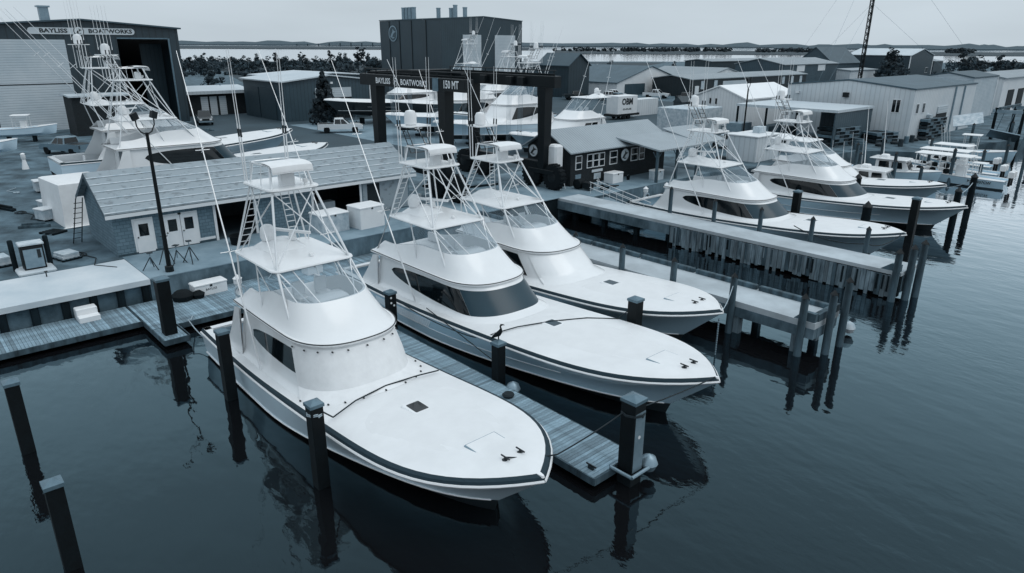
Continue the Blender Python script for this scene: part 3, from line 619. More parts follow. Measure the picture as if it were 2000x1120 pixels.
# ---------------------------------------------------------------- buildings
mat('siding_dark', .040, .5, var=.2, scale=.4, stripes=('XY', .9, .35))
mat('siding_black', .018, .5, var=.2, scale=.4, stripes=('XY', .9, .3))
mat('siding_mid', .075, .5, var=.2, scale=.4, stripes=('XY', .6, .3))
mat('siding_slate', .05, .5, var=.15, scale=.3, stripes=('XY', .5, .2))
mat('siding_light', .66, .5, var=.12, scale=.3, stripes=('XY', .6, .18))
mat('siding_pale', .74, .5, var=.1, scale=.3, stripes=('XY', .5, .14))
mat('clap_light', .55, .6, var=.15, scale=.5, stripes=('Z', .22, .35))
mat('roll_door', .58, .5, var=.14, scale=.25, stripes=('Z', .32, .22))
mat('roof_pale', .58, .45, var=.1, scale=.2, stripes=('XY', .6, .1))
mat('roof_mid', .28, .45, k=.3, var=.15, scale=.2, stripes=('XY', .5, .22))
mat('roof_rib_y', .36, .4, k=.28, var=.12, scale=.3, stripes=('Y', .3, .38))
mat('roof_grey', .11, .6, var=.25, scale=.3, stripes=('XY', .5, .15))
mat('roof_dark', .08, .6, var=.2, scale=.3)
mat('roof_white', .82, .45, var=.06, scale=.2)
mat('interior', .012, .9)  # near-black: darkness of unlit rooms put into the colour of flat slabs
mat('shingle_wall_dark', .02, .9)
brickmat('shingle_dark', .016, .004, .22, .14, var=.5)
brickmat('shingle_light', .20, .08, .34, .20, var=.25)
mat('underlay', .31, .7, scale=2.8, thr=(.36, .46), bump=.05, lo=.20, stretch=(1, .7, 1), k=.3)
mat('trim_white', .70, .5)
mat('sign_pale', .60, .4); mat('sign_dark', .012, .5); mat('letter_white', .75, .5)
def gable(name, label, x0, x1, y0, y1, ze, zr, ridge, wall, roof, base=G, over=.35, thick=.18, cat='building', apex=None):
    """walls with gable ends and two separate roof slopes; ridge 'x' or 'y'"""
    t = thing(name, label, cat, ((x0 + x1) / 2, (y0 + y1) / 2, base)); lx, ly = (x1 - x0) / 2, (y1 - y0) / 2; e, r = ze - base, zr - base
    w = MB(); w.add([(-lx, -ly, 0), (lx, -ly, 0), (lx, ly, 0), (-lx, ly, 0), (-lx, -ly, e), (lx, -ly, e), (lx, ly, e), (-lx, ly, e)], [(0, 1, 5, 4), (1, 2, 6, 5), (2, 3, 7, 6), (3, 0, 4, 7)])
    if ridge == 'y': w.add([(-lx, -ly, e), (lx, -ly, e), (0, -ly, r), (-lx, ly, e), (lx, ly, e), (0, ly, r)], [(0, 1, 2), (4, 3, 5)])
    else: w.add([(lx, -ly, e), (lx, ly, e), (lx, 0, r), (-lx, -ly, e), (-lx, ly, e), (-lx, 0, r)], [(0, 1, 2), (4, 3, 5)])
    w.build('wall', wall, t)
    for sg in (1, -1):
        b = MB()
        if ridge == 'y':
            sl = (r - e) / lx; X = lx + over; pts = [(0, -ly - over, r), (0, ly + over, r), (sg * X, ly + over, e - sl * over), (sg * X, -ly - over, e - sl * over)]
        else:
            sl = (r - e) / ly; Y = ly + over; pts = [(-lx - over, 0, r), (lx + over, 0, r), (lx + over, sg * Y, e - sl * over), (-lx - over, sg * Y, e - sl * over)]
        b.add([(p[0], p[1], p[2] + .03) for p in pts] + [(p[0], p[1], p[2] + .03 + thick) for p in pts], [(0, 1, 2, 3), (7, 6, 5, 4), (0, 4, 5, 1), (1, 5, 6, 2), (2, 6, 7, 3), (3, 7, 4, 0)])
        b.build('roof_slope', roof, t)
    t['_h'] = base; return t
def wpart(t, name, m, x0, x1, y0, y1, z0, z1, sub=None):
    """world-space box as a part of thing t"""
    c = t.location; b = MB().box(x0 - c.x, x1 - c.x, y0 - c.y, y1 - c.y, z0 - c.z, z1 - c.z)
    return b.build(name, m, sub or t)
def window(t, face, pos, a0, a1, z0, z1, bars=1, rows=1, fr='trim_white', gl='dark_glass', d=.06, name='window'):
    """window on a wall plane: face 'x+' (plane x=pos, a along y) or 'y-' (plane y=pos, a along x)"""
    def bx(nm, m, p0, p1, q0, q1, s0, s1, sub=None): return wpart(t, nm, m, *( (pos + p0, pos + p1, q0, q1) if face == 'x+' else (q0, q1, pos - p1, pos - p0)), s0, s1, sub)
    w_ = max(.05, min(.1, (a1 - a0) * .1))
    f = bx(name, fr, -.02, d, a0, a1, z0, z1)
    n = bars + 1; m_ = rows + 1; gw = (a1 - a0 - w_ * (n + 1)) / n; gh = (z1 - z0 - w_ * (m_ + 1)) / m_
    for i in range(n):
        for j in range(m_):
            q0 = a0 + w_ + i * (gw + w_); s0 = z0 + w_ + j * (gh + w_); bx('pane', gl, d - .01, d + .012, q0, q0 + gw, s0, s0 + gh, f)
    return f
def fish_disc(parent, c, rad, rot, disc='sign_pale', ink='sign_dark', nm='emblem'):
    """round emblem: a leaping fish in a ring"""
    e = MB(); e.lathe([(rad, 0), (rad, .06), (rad * .9, .07)], n=28); o = e.build(nm, ink, parent); o.location = c; o.rotation_euler = rot
    d = MB(); d.lathe([(rad * .86, .071), (rad * .86, .078)], n=28); d.build('disc', disc, o)
    f = MB(); pts = []
    up = [(-.62, -.42), (-.35, -.05), (-.05, .22), (.25, .34), (.5, .30), (.78, .22)]; dn = [(.5, .16), (.28, .08), (.08, -.08), (-.1, -.36), (-.25, -.5)]
    poly = [(x * rad, y * rad) for x, y in up + dn]; f.prism(poly, .079, .09)
    f.prism([(-.05 * rad, .22 * rad), (.02 * rad, .62 * rad), (.25 * rad, .34 * rad)], .079, .089); f.prism([(-.3 * rad, -.46 * rad), (-.05 * rad, -.62 * rad), (.45 * rad, -.5 * rad), (.1 * rad, -.42 * rad)], .079, .089)
    f.build('fish', ink, o); return o
FX = (R(90), 0, R(90))        # text on a wall that faces +X
# big boat shed, gable towards the water
bs = thing('boat_shed', 'huge dark metal boat shed with company sign and open bay at the upper left', 'building', (-113.5, 24.3, G))
c = bs.location
wpart(bs, 'wall', 'siding_dark', -153, -113.5, 11.8, 12.4, G, 14.9); wpart(bs, 'wall', 'siding_dark', -153, -113.9, 36.2, 36.8, G, 14.9); wpart(bs, 'wall', 'siding_dark', -153.4, -153, 11.8, 36.8, G, 14.9)
for y0, y1, z0, z1 in ((11.8, 12.9, G, 13.3), (22.1, 28.5, G, 13.55), (35.4, 36.8, G, 13.55), (11.8, 28.5, 13.55, 14.85), (28.5, 36.8, 13.55, 14.85), (12.9, 22.1, 13.3, 13.55)):
    wpart(bs, 'wall', 'siding_dark', -113.9, -113.5, y0, y1, z0, z1)
MB().add([(0, -12.5, 13.25), (0, 12.5, 13.25), (0, 0, 14.15), (-.4, -12.5, 13.25), (-.4, 12.5, 13.25), (-.4, 0, 14.15)], [(0, 1, 2), (4, 3, 5), (0, 3, 4, 1), (1, 4, 5, 2), (2, 5, 3, 0)]).build('gable', 'siding_dark', bs)
for sg in (1, -1): MB().add([(.5, 0, 14.2), (.5, sg * 12.9, 13.25), (-39.9, sg * 12.9, 13.25), (-39.9, 0, 14.2), (.5, 0, 14.4), (.5, sg * 12.9, 13.45), (-39.9, sg * 12.9, 13.45), (-39.9, 0, 14.4)], [(0, 1, 2, 3), (7, 6, 5, 4), (0, 4, 5, 1), (1, 5, 6, 2), (2, 6, 7, 3), (3, 7, 4, 0)]).build('roof_slope', 'roof_dark', bs)
d = wpart(bs, 'rolling_door', 'roll_door', -113.6, -113.45, 12.9, 22.1, G, 13.3); wpart(bs, 'door_seam', 'dark_metal', -113.44, -113.42, 12.9, 22.1, 7.6, 7.72, d)
wpart(bs, 'floor', 'asphalt', -152.8, -113.5, 12.5, 36.1, G + .01, G + .03)
wpart(bs, 'bay_trim', 'grey_metal', -113.48, -113.4, 35.25, 35.5, G, 13.55); wpart(bs, 'bay_trim', 'grey_metal', -113.48, -113.4, 28.5, 35.25, 13.45, 13.62)
wpart(bs, 'inner_panel', 'siding_mid', -120, -119.7, 33.0, 36.1, G, 12.8); wpart(bs, 'inner_panel', 'siding_slate', -128, -127.7, 28.6, 33.0, G, 8.0)
wpart(bs, 'roof_vent', 'galv', -117, -116, 20.3, 21.4, 15.3, 17.4); wpart(bs, 'roof_vent', 'galv', -117.2, -115.8, 20.1, 21.6, 17.4, 17.6)
sg_ = MB(); pts = []
for cy, a0 in ((6.0, -90), (-6.0, 90)):
    for i in range(9): a = R(a0 + 180 * i / 8); pts.append((cy + .42 * math.cos(a), .42 * math.sin(a)))
sg_.prism(pts, 0, .12); sb = sg_.build('sign_board', 'sign_pale', bs, loc=(.02, .2, 12.8)); sb.rotation_euler = FX
text('BAYLISS', .72, 'sign_dark', sb, (-3.5, 0, .135), (0, 0, 0), bold=.025, xs=1.3); text('BOATWORKS', .72, 'sign_dark', sb, (3.35, 0, .135), (0, 0, 0), bold=.025, xs=1.22)
fish_disc(bs, (.16, -.35, 12.8), .62, FX)
# shed standing by the bay
t = gable('equipment_shed', 'dark shingled box shed with pale flat roof in front of the boat shed', -108, -103.5, 19.6, 26, 6.4, 6.5, 'y', 'shingle_dark', 'roof_pale'); window(t, 'x+', -103.5, 24.3, 24.9, 3.0, 5.0, 0, 0)
# tall mid building
t = gable('paint_hall', 'tall dark hall with round emblem and roof vents behind the boat lift', -150, -126, 94.6, 118.2, 18.0, 18.7, 'x', 'siding_slate', 'roof_dark', over=.1)
c = t.location
for x in (-146, -141.8, -137, -131.5): wpart(t, 'panel_joint', 'dark_metal', x, x + .18, 94.5, 94.6, G, 17.9)
for y0, y1 in ((100.4, 105.6), (109.7, 115.9)): wpart(t, 'hangar_door', 'roll_door', -126, -125.85, y0, y1, G, 14.95)
for i in range(4): MB().lathe([(.55, 0), (.55, 2.6), (.62, 2.6), (.62, 2.8)], (-146.2 + i * 1.35 - c.x, 99 - c.y, 18.2 - c.z), 10).build('roof_stack', 'galv', t, True)
for x, y, h in ((-138, 103, 2.3), (-134.5, 104, 2.2), (-133, 104, 2.8), (-129.5, 104, 2.2)): MB().lathe([(.5, 0), (.5, h), (.56, h), (.56, h + .25)], (x - c.x, y - c.y, 18.3 - c.z), 10).build('roof_stack', 'galv', t, True)
fish_disc(t, (-144.4 - c.x, 94.55 - c.y, 15.2 - c.z), 1.75, (R(90), 0, 0), 'siding_mid', 'galv')
# workshop with gable and half-open door
t = gable('workshop', 'grey ribbed workshop with pale roof and raised door left of the lift', -118, -103, 47.5, 62.5, 7.4, 8.2, 'x', 'siding_mid', 'roof_pale', over=.5); c = t.location
wpart(t, 'raised_door', 'roll_door', -103.1, -102.94, 52.6, 58.9, 4.9, 6.4); wpart(t, 'door_opening', 'interior', -103.2, -102.96, 52.6, 58.9, G, 4.9); wpart(t, 'lamp', 'white_paint', -103, -102.7, 55.2, 55.6, 7.0, 7.3)  # opening is a near-black slab painted as the unlit room
for x0, x1 in ((-116.5, -112.0), (-111.6, -106)): wpart(t, 'sliding_door', 'siding_slate', x0, x1, 47.35, 47.5, G, 6.4)
wpart(t, 'corner_trim', 'trim_white', -103.05, -102.9, 62.3, 62.55, G, 7.4)
t = gable('storage_shed', 'low pale-roofed shed behind the grey workshop', -150, -133, 62, 82, 6.6, 7.2, 'x', 'siding_mid', 'roof_pale')
t = gable('garage', 'low dark garage with three white doors beside the big boat shed', -131, -121, 38.6, 48.8, 5.1, 5.6, 'y', 'shingle_dark', 'roof_pale', over=.9, thick=.5)
for y0 in (41.3, 42.75, 44.3): wpart(t, 'garage_door', 'roll_door', -121.05, -120.9, y0, y0 + 1.15, G, 4.6)
for x, y in ((-126, 46), (-125.6, 46.5)): MB().lathe([(.12, 0), (.12, .8)], (x - t.location.x, y - t.location.y, 3.9), 8).build('roof_pipe', 'galv', t)
# the long shed on the quay with printed roofing underlay
sh = thing('quay_shed', 'shingled quay shed with printed underlay strips on its roof', 'building', (-42.3, 8.8, G))
Wl = 2.7; RZ = 4.3; D = 5.8; Ln = 19.6
def shq(nm, m, x0, x1, y0, y1, z0, z1): return MB().box(x0, x1, y0, y1, z0, z1).build(nm, m, sh)
for y0, y1, z0, z1 in ((0, 5.5, 0, Wl), (5.5, 8.0, 2.2, Wl), (8.0, 11.9, 0, Wl), (11.9, 15.6, 2.25, Wl), (15.6, 16.0, 0, Wl), (16.0, 17.0, 2.2, Wl), (17.0, 19.6, 0, Wl)): shq('wall', 'shingle_light', -.2, 0, y0, y1, z0, z1)
shq('wall', 'shingle_light', -D, -.2, 0, .2, 0, Wl); shq('wall', 'shingle_light', -D, -.2, Ln - .2, Ln, 0, Wl); shq('wall', 'shingle_light', -D - .2, -D, 0, Ln, 0, Wl)
for y in (0, Ln - .2): MB().add([(-D, y, Wl), (0, y, Wl), (-D / 2, y, RZ), (-D, y + .2, Wl), (0, y + .2, Wl), (-D / 2, y + .2, RZ)], [(0, 1, 2), (4, 3, 5), (0, 3, 4, 1), (1, 4, 5, 2), (2, 5, 3, 0)]).build('gable', 'shingle_light', sh)
shq('floor', 'asphalt', -D, -.2, .2, Ln - .2, .0, .03); shq('inner_wall', 'siding_dark', -D + .1, -D + .15, .3, Ln - .3, .05, Wl)
shq('counter', 'white_worn', -1.9, -1.2, 12.6, 14.2, .05, 1.0)
sl = (RZ - Wl) / (D / 2); nst = 6
for sd in (1, -1):
    for i in range(nst):
        q0, q1 = i / nst, (i + 1) / nst; run = D / 2 + .45
        xx = lambda q: -D / 2 + sd * run * q
        zz = lambda q: RZ + .12 - sl * run * q
        b = MB(); up = .035
        pts = [(xx(q0), -.4, zz(q0)), (xx(q0), Ln + .4, zz(q0)), (xx(q1), Ln + .4, zz(q1) + up), (xx(q1), -.4, zz(q1) + up)]
        b.add([(p[0], p[1], p[2] - .1) for p in pts] + pts, [(0, 1, 2, 3), (7, 6, 5, 4), (0, 4, 5, 1), (1, 5, 6, 2), (2, 6, 7, 3), (3, 7, 4, 0)]); st = b.build('roof_strip', 'underlay', sh)
        if sd == 1:
            e = MB(); e.add([(xx(q1) + .002, -.4, zz(q1) + up + .002), (xx(q1) + .002, Ln + .4, zz(q1) + up + .002), (xx(q1) - .05, Ln + .4, zz(q1) + up + .045), (xx(q1) - .05, -.4, zz(q1) + up + .045)], [(0, 1, 2, 3)]); e.build('lap_edge', 'white_worn', st)
for yy in (-.42, Ln + .4): MB().add([(-D - .45, yy, Wl - .2), (-D / 2, yy, RZ + .1), (.45, yy, Wl - .2), (.45, yy, Wl - .42), (-D / 2, yy, RZ - .14), (-D - .45, yy, Wl - .42)], [(0, 1, 4, 5), (1, 2, 3, 4)]).build('barge_board', 'trim_white' if yy > 0 else 'siding_mid', sh)
shq('fascia', 'trim_white', .43, .47, -.4, Ln + .4, Wl - .42, Wl - .22)
for nm, y0, y1 in (('door', 1.05, 1.95), ('door', 2.62, 3.5), ('door', 3.53, 4.42)):
    f = shq('door_frame', 'trim_white', 0, .03, y0 - .1, y1 + .1, 0, 2.02); dd = MB().box(.03, .07, y0, y1, .05, 1.92).build('door', 'white_paint', sh); MB().box(.07, .08, y0 + .2, y1 - .2, 1.0, 1.7).build('pane', 'dark_glass', dd); MB().lathe([(.04, .07), (.04, .13)], (0, y0 + .1, .95), 8, 'x').build('handle', 'black_trim', dd)
for y0, y1 in ((5.45, 5.6), (7.95, 8.1), (11.85, 12.0), (15.5, 15.65)): shq('opening_trim', 'trim_white', 0, .05, y0, y1, 0, 2.25)
shq('base_board', 'trim_white', 0, .04, 4.5, 5.4, .15, .3); shq('base_board', 'siding_mid', 0, .05, 0, 5.4, 0, .12)
shq('unclad_panel', 'underlay', 0, .03, 15.75, 19.5, .1, 2.5); shq('doorway', 'interior', .03, .05, 16.1, 17.1, .1, 2.1)  # doorway is a near-black slab painted as the unlit inside
# office on the slip with a porch
of = thing('dock_office', 'dark shingled dock office with ribbed pale roof and covered porch', 'building', (-39.6, 42.9, G))
def ob(nm, m, x0, x1, y0, y1, z0, z1, sub=None): return MB().box(x0, x1, y0, y1, z0, z1).build(nm, m, sub or of)
OW = 13.2; oe, orr = 3.0, 4.4
ob('wall', 'shingle_dark', -5.2, 0, 0, OW, 0, oe)
for y in (0.0,): MB().add([(-5.2, y - .01, oe), (0, y - .01, oe), (-2.6, y - .01, orr), (-5.2, OW, oe), (0, OW, oe), (-2.6, OW, orr)], [(0, 1, 2), (4, 3, 5)]).build('gable', 'shingle_dark', of)
for sd in (1, -1):
    X = 2.6 + .45; s_ = (orr - oe) / 2.6; pts = [(-2.6, -.5, orr), (-2.6, OW + .5, orr), (-2.6 + sd * X, OW + .5, orr - s_ * X), (-2.6 + sd * X, -.5, orr - s_ * X)]
    MB().add([(p[0], p[1], p[2] + .06) for p in pts] + [(p[0], p[1], p[2] + .16) for p in pts], [(0, 1, 2, 3), (7, 6, 5, 4), (0, 4, 5, 1), (1, 5, 6, 2), (2, 6, 7, 3), (3, 7, 4, 0)]).build('roof_slope', 'roof_rib_y', of)
pts = [(-.7, 6.6, 3.42), (-.7, 15.0, 3.42), (4.0, 13.6, 2.72), (4.0, 6.9, 2.72)]
MB().add([(p[0], p[1], p[2]) for p in pts] + [(p[0], p[1], p[2] + .14) for p in pts], [(0, 1, 2, 3), (7, 6, 5, 4), (0, 4, 5, 1), (1, 5, 6, 2), (2, 6, 7, 3), (3, 7, 4, 0)]).build('porch_roof', 'roof_rib_y', of)
pts = [(-1.0, 13.9, 3.7), (-1.0, 19.0, 3.7), (3.6, 18.0, 2.75), (3.6, 13.9, 2.75)]
MB().add([(p[0], p[1], p[2]) for p in pts] + [(p[0], p[1], p[2] + .12) for p in pts], [(0, 1, 2, 3), (7, 6, 5, 4), (0, 4, 5, 1), (1, 5, 6, 2), (2, 6, 7, 3), (3, 7, 4, 0)]).build('porch_roof', 'roof_rib_y', of)
for y in (7.1, 10.0, 13.2):
    p = MB().box(3.55, 3.75, y - .1, y + .1, 0, 2.74).build('porch_post', 'timber_grey', of)
    for sg in (1, -1): MB().tube([(3.65, y, 1.95), (3.65, y + sg * .65, 2.7)], .05, 4).build('knee_brace', 'timber_grey', p)
for (y0, y1) in ((.55, 1.35), (2.0, 2.72), (2.8, 3.52), (3.6, 4.32), (5.0, 6.05), (8.0, 9.0), (9.2, 10.0)):
    f = ob('window', 'trim_white', 0, .06, y0, y1, 1.35, 2.55)
    for z0 in (1.43, 2.0): ob('pane', 'dark_glass', .05, .075, y0 + .08, y1 - .08, z0, z0 + .48, f)
fish_disc(of, (.08, 7.0, 2.05), .62, FX)
fish_disc(of, (-4.4, -.05, 2.6), .6, (R(90), 0, 0))
pq = ob('notice_board', 'sign_pale', 0, .05, 2.7, 4.1, .92, 1.14); pr = ob('notice_board', 'white_worn', 0, .04, 3.0, 3.9, .3, .8)
ob('notice_board', 'galv', 0, .04, .6, 1.3, .45, .95)
# buildings on the right
t = gable('white_shed', 'small white gabled metal shed behind the right-hand light pole', -62.6, -53.6, 95, 111, 5.55, 7.2, 'y', 'siding_pale', 'roof_white', over=.2)
for x in (-59.6, -58.6): wpart(t, 'vent', 'dark_metal', x, x + .25, 94.93, 95, 4.7, 5.5)
t = gable('long_warehouse', 'long pale metal warehouse with roller door and grey roof on the right', -48.5, -31.9, 97, 121.5, 7.85, 8.7, 'y', 'siding_light', 'roof_grey', over=.12)
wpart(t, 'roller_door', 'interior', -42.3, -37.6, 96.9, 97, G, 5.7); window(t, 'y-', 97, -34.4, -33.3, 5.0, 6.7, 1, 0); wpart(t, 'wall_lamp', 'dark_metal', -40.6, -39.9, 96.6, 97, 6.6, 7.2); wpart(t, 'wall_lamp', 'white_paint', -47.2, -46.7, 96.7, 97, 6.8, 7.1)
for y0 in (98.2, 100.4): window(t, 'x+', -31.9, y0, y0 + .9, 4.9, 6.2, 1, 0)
wpart(t, 'roller_door', 'interior', -31.95, -31.8, 106.3, 110.2, G, 4.5); wpart(t, 'raised_door', 'roll_door', -31.9, -31.75, 106.3, 110.2, 4.5, 5.4); wpart(t, 'heat_pump', 'white_worn', -31.9, -31.4, 102.6, 103.6, 3.4, 4.6)  # below the raised door, a near-black slab painted as the unlit bay
for y0 in (112.2, 116.0): wpart(t, 'downpipe', 'galv', -31.9, -31.7, y0, y0 + .2, G, 7.8)
t = gable('blue_workshop', 'white gabled workshop with grey roof and wall lettering behind the yachts on stands', -132, -108, 132, 158, 4.5, 8.0, 'x', 'siding_pale', 'roof_grey', over=.3)
wpart(t, 'side_door', 'siding_mid', -108, -107.8, 135, 142.5, G, 4.2)
gable('white_low_shed', 'low white-roofed shed behind the blue-grey workshop', -165, -140, 150, 176, 5.5, 7.0, 'y', 'siding_mid', 'roof_white')
gable('small_dark_gable', 'small dark gabled shed with white door right of the tall hall', -121, -111, 118.6, 125.5, 8.6, 11.0, 'x', 'siding_dark', 'roof_dark')
gable('grey_roof_workshop', 'pale grey-roofed workshop right of the white gabled workshop', -124, -104, 160, 186, 4.5, 7.2, 'x', 'siding_pale', 'roof_mid')
t = gable('dark_warehouse', 'long dark warehouse with pale roof, white door and window panels', -106, -95, 143, 200, 5.4, 6.2, 'y', 'siding_black', 'roof_mid', over=.3)
wpart(t, 'loading_door', 'roll_door', -95.05, -94.9, 156.5, 168, G, 4.8)
for y0 in (147, 152.6, 186, 191, 196): wpart(t, 'light_panel', 'white_worn', -95.05, -94.9, y0, y0 + 1.4, 3.2, 5.1)
wpart(t, 'office_door', 'trim_white', -95.05, -94.9, 144.6, 146.2, G, 4.0)
t = gable('rear_warehouse', 'wide flat-roofed warehouse farthest back right of the water tower line', -140, -130, 206, 296, 8.0, 8.6, 'y', 'siding_dark', 'roof_mid')
t = gable('gabled_hall', 'grey hall with two white panels under its low gable', -120, -104, 204, 240, 7.6, 9.2, 'y', 'siding_mid', 'roof_mid')
for y0 in (212, 226): wpart(t, 'light_panel', 'trim_white', -104.05, -103.9, y0, y0 + 5, 5.6, 7.4)
gable('porch_house', 'dark roofed house with white gable trim below the radio mast', -132, -118, 268, 292, 7, 12.5, 'y', 'siding_mid', 'roof_dark')
gable('low_office', 'low pale office block with flat roof near the radio mast', -112, -102, 246, 268, 5.2, 5.6, 'y', 'siding_light', 'roof_mid')
t = gable('slate_hall', 'slate blue metal hall with white corner trim on the far right', -128, -104, 304, 329, 9.6, 12.0, 'x', 'siding_slate', 'roof_pale', over=.4)
wpart(t, 'corner_trim', 'trim_white', -104.1, -103.85, 303.8, 304.2, G, 9.6); wpart(t, 'corner_trim', 'trim_white', -104.1, -103.85, 328.8, 329.2, G, 9.6); window(t, 'x+', -104, 322, 325, 3, 5, 1, 0)
gable('slate_annex', 'small slate annex beside the slate blue hall', -112, -104, 331, 342, 7.2, 7.8, 'y', 'siding_slate', 'roof_mid')
t = gable('siding_house', 'grey clapboard block behind the boat hoist at the right edge', -43, -35.5, 133, 146.5, 8.2, 8.9, 'y', 'clap_light', 'roof_dark', over=.15)
wpart(t, 'corner_trim', 'trim_white', -35.55, -35.4, 146.3, 146.55, G, 8.2)
t = gable('edge_warehouse', 'pale warehouse with dark doors cut by the right edge', -44, -36, 153, 190, 7.6, 8.4, 'y', 'siding_pale', 'roof_mid')
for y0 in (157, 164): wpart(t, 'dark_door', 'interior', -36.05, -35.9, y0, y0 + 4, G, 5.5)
t = thing('carport', 'flat pale-roofed open carport in front of the pale warehouse', 'carport', (-40.5, 90, G))
MB().box(-8.2, 5, -6, 4.5, 4.0, 4.3).build('roof', 'roof_pale', t); MB().box(4.7, 4.85, -6, 4.5, .1, 4.0).build('side_panel', 'siding_mid', t); MB().box(-1.5, 4.7, 4.2, 4.4, .1, 4.0).build('side_panel', 'siding_mid', t)
for x in (-8, -4, 0): MB().box(x - .1, x + .1, -5.9, -5.7, 0, 4).build('post', 'timber_dark', t)
BG = 'sport fishing yachts moored stern to the quay'
sportfish('sport_yacht', 'nearest white sport yacht with canvas over its windscreen and dark deck edge', -10.9, 11.2, L=18.7, mask='cover', group=BG, lean=6.2, bwid=.13, knuckle=False, hull='hull_white')
sportfish('sport_yacht', 'white sport yacht with dark wraparound windscreen beside the plank finger dock', -10.95, 19.75, L=22.3, dl=11.05, lh=7.5, zl=2.92, zc=3.95, zh=4.9, zp=7.5, vents=True, mast=True, group=BG, lean=7.5, rig_top=12.2, hull='hull_pale')
sportfish('sport_yacht', 'white sport yacht with white covered windscreen beside the lower concrete pier', -14.4, 25.6, L=19.5, dl=9.3, lh=6.2, zl=2.9, zc=3.85, zh=4.7, zp=6.95, mask='side', mast=True, dome=False, group=BG, lean=6.5, rig_top=11.6, hull='hull_pale')
sportfish('sport_yacht', 'white sport yacht with dark wraparound windscreen behind the board-faced pier', -14.0, 45.7, L=19.8, dl=9.0, lh=7.0, zl=2.85, zc=3.85, zh=4.75, zp=7.05, vents=True, mast=True, group=BG, lean=6.5, rig_top=12, hull='hull_shade_blue')
sportfish('sport_yacht', 'white sport yacht with dark wraparound windscreen, the farther of the two right of the piers', -13.9, 57.2, L=19.8, dl=8.3, lh=7.0, zl=2.85, zc=3.85, zh=4.75, zp=7.05, mast=True, group=BG, lean=6.5, rig_top=12, hull='hull_shade_blue')
sportfish('sport_yacht', 'white sport yacht without tower, its bow beyond the farther masked yacht', -17.7, 65.2, L=16.5, B=2.4, dl=8.2, lh=5.6, zl=2.7, zc=3.6, zh=4.6, mask='side', tower=False, riggers=False, group=BG, hull='hull_pale', dome=False)
# ---------------------------------------------------------------- far land, woods, bridge, mast
mat('leaf_dark', .030, .9, var=.6, scale=.25, lo=.012); mat('leaf_mid', .055, .9, var=.5, scale=.3, lo=.022); mat('bark', .03, .9, var=.4)
rnd = random.Random(21)
def clump(b, c, rad, n, q, rnd, flat=.8):
    for _ in range(n):
        d = Vector((rnd.gauss(0, 1), rnd.gauss(0, 1), rnd.gauss(0, 1))); d.normalize(); p = Vector(c) + Vector((d.x * rad, d.y * rad, d.z * rad * flat)) * rnd.uniform(.55, 1.08)
        u = d.cross(Vector((rnd.random(), rnd.random(), rnd.random()))).normalized(); v = (d + u * rnd.uniform(-.6, .6)).cross(u).normalized(); s = q * rnd.uniform(.6, 1.3)
        b.add([p - u * s - v * s * .6, p + u * s - v * s * .7, p + u * s * .8 + v * s * .7, p - u * s * .7 + v * s * .6], [(0, 1, 2, 3)])
def tree_mesh(kind, seed):
    rnd = random.Random(seed); cr = MB(); tk = MB()
    if kind == 'pine':
        h = 9; tk.tube([(0, 0, 0), (.15, .1, h * .5), (0, .1, h * .92)], .22, 6, .07)
        for i in range(11):
            z = h * rnd.uniform(.42, 1.0); a = rnd.uniform(0, 6.28); r = rnd.uniform(.3, 2.2) * (1.15 - z / h * .6); p = (r * math.cos(a), r * math.sin(a), z)
            tk.tube([(0, 0, z - .7), p], .06, 4, .03); clump(cr, p, rnd.uniform(.7, 1.15), 26, .3, rnd, .55)
    elif kind == 'cone':
        h = 7.5; tk.tube([(0, 0, 0), (0, 0, h * .7)], .18, 6, .05)
        for i in range(16):
            z = .6 + (h - .8) * i / 15; r = 2.0 * (1 - (z / h) ** 1.3) + .15
            for a in range(5 if r > .6 else 2): an = rnd.uniform(0, 6.28); clump(cr, (r * .62 * math.cos(an), r * .62 * math.sin(an), z), r * .5 + .15, 20, .22, rnd)
    else:
        h = 5.5; tk.tube([(0, 0, 0), (.2, 0, 2.2)], .25, 6, .12)
        for i in range(13):
            a = rnd.uniform(0, 6.28); r = rnd.uniform(.2, 2.6); z = rnd.uniform(1.3, h) * (1.05 - .12 * r); p = (r * math.cos(a), r * math.sin(a), z); tk.tube([(.15, 0, 1.4), p], .08, 4, .03)
            clump(cr, p, rnd.uniform(.8, 1.35), 34, .3, rnd, .75)
    return cr, tk
protos = {}
for kd in ('pine', 'cone', 'bush'):
    for v in range(3):
        cr, tk = tree_mesh(kd, v * 7 + len(kd))
        a = cr.build('crown', 'leaf_dark' if kd != 'bush' else 'leaf_mid'); b = tk.build('trunk', 'bark'); protos[kd, v] = (a.data, b.data); bpy.data.objects.remove(a); bpy.data.objects.remove(b)
def tree(kd, x, y, s, label, group, z=G):
    t = thing('pine_tree' if kd == 'pine' else 'evergreen_tree' if kd == 'cone' else 'scrub_tree', label, 'tree', (x, y, z), rnd.uniform(0, 6.28), group); t.scale = (s * rnd.uniform(.9, 1.15), s * rnd.uniform(.9, 1.15), s)
    for nm, me in zip(('crown', 'trunk'), protos[kd, rnd.randrange(3)]): o = bpy.data.objects.new(nm, me); C.objects.link(o); o.parent = t
def polar(u, d):                      # ground point at a bearing of the view and a distance
    l = (u - 1000) / FPX * d; return (-.737 * d + .676 * l, .676 * d + .737 * l)
tree('cone', -96.5, 50.6, 1.0, 'tall dark conical evergreen in front of the grey workshop', None)
for i in range(46):
    u = rnd.uniform(345, 752); d = rnd.uniform(250, 400); x, y = polar(u, d); tree(rnd.choice(['pine', 'bush', 'bush']), x, y, rnd.uniform(.7, 1.15), 'dark pine in the scrub belt left of the tall hall', 'pines of the scrub belt on the left')
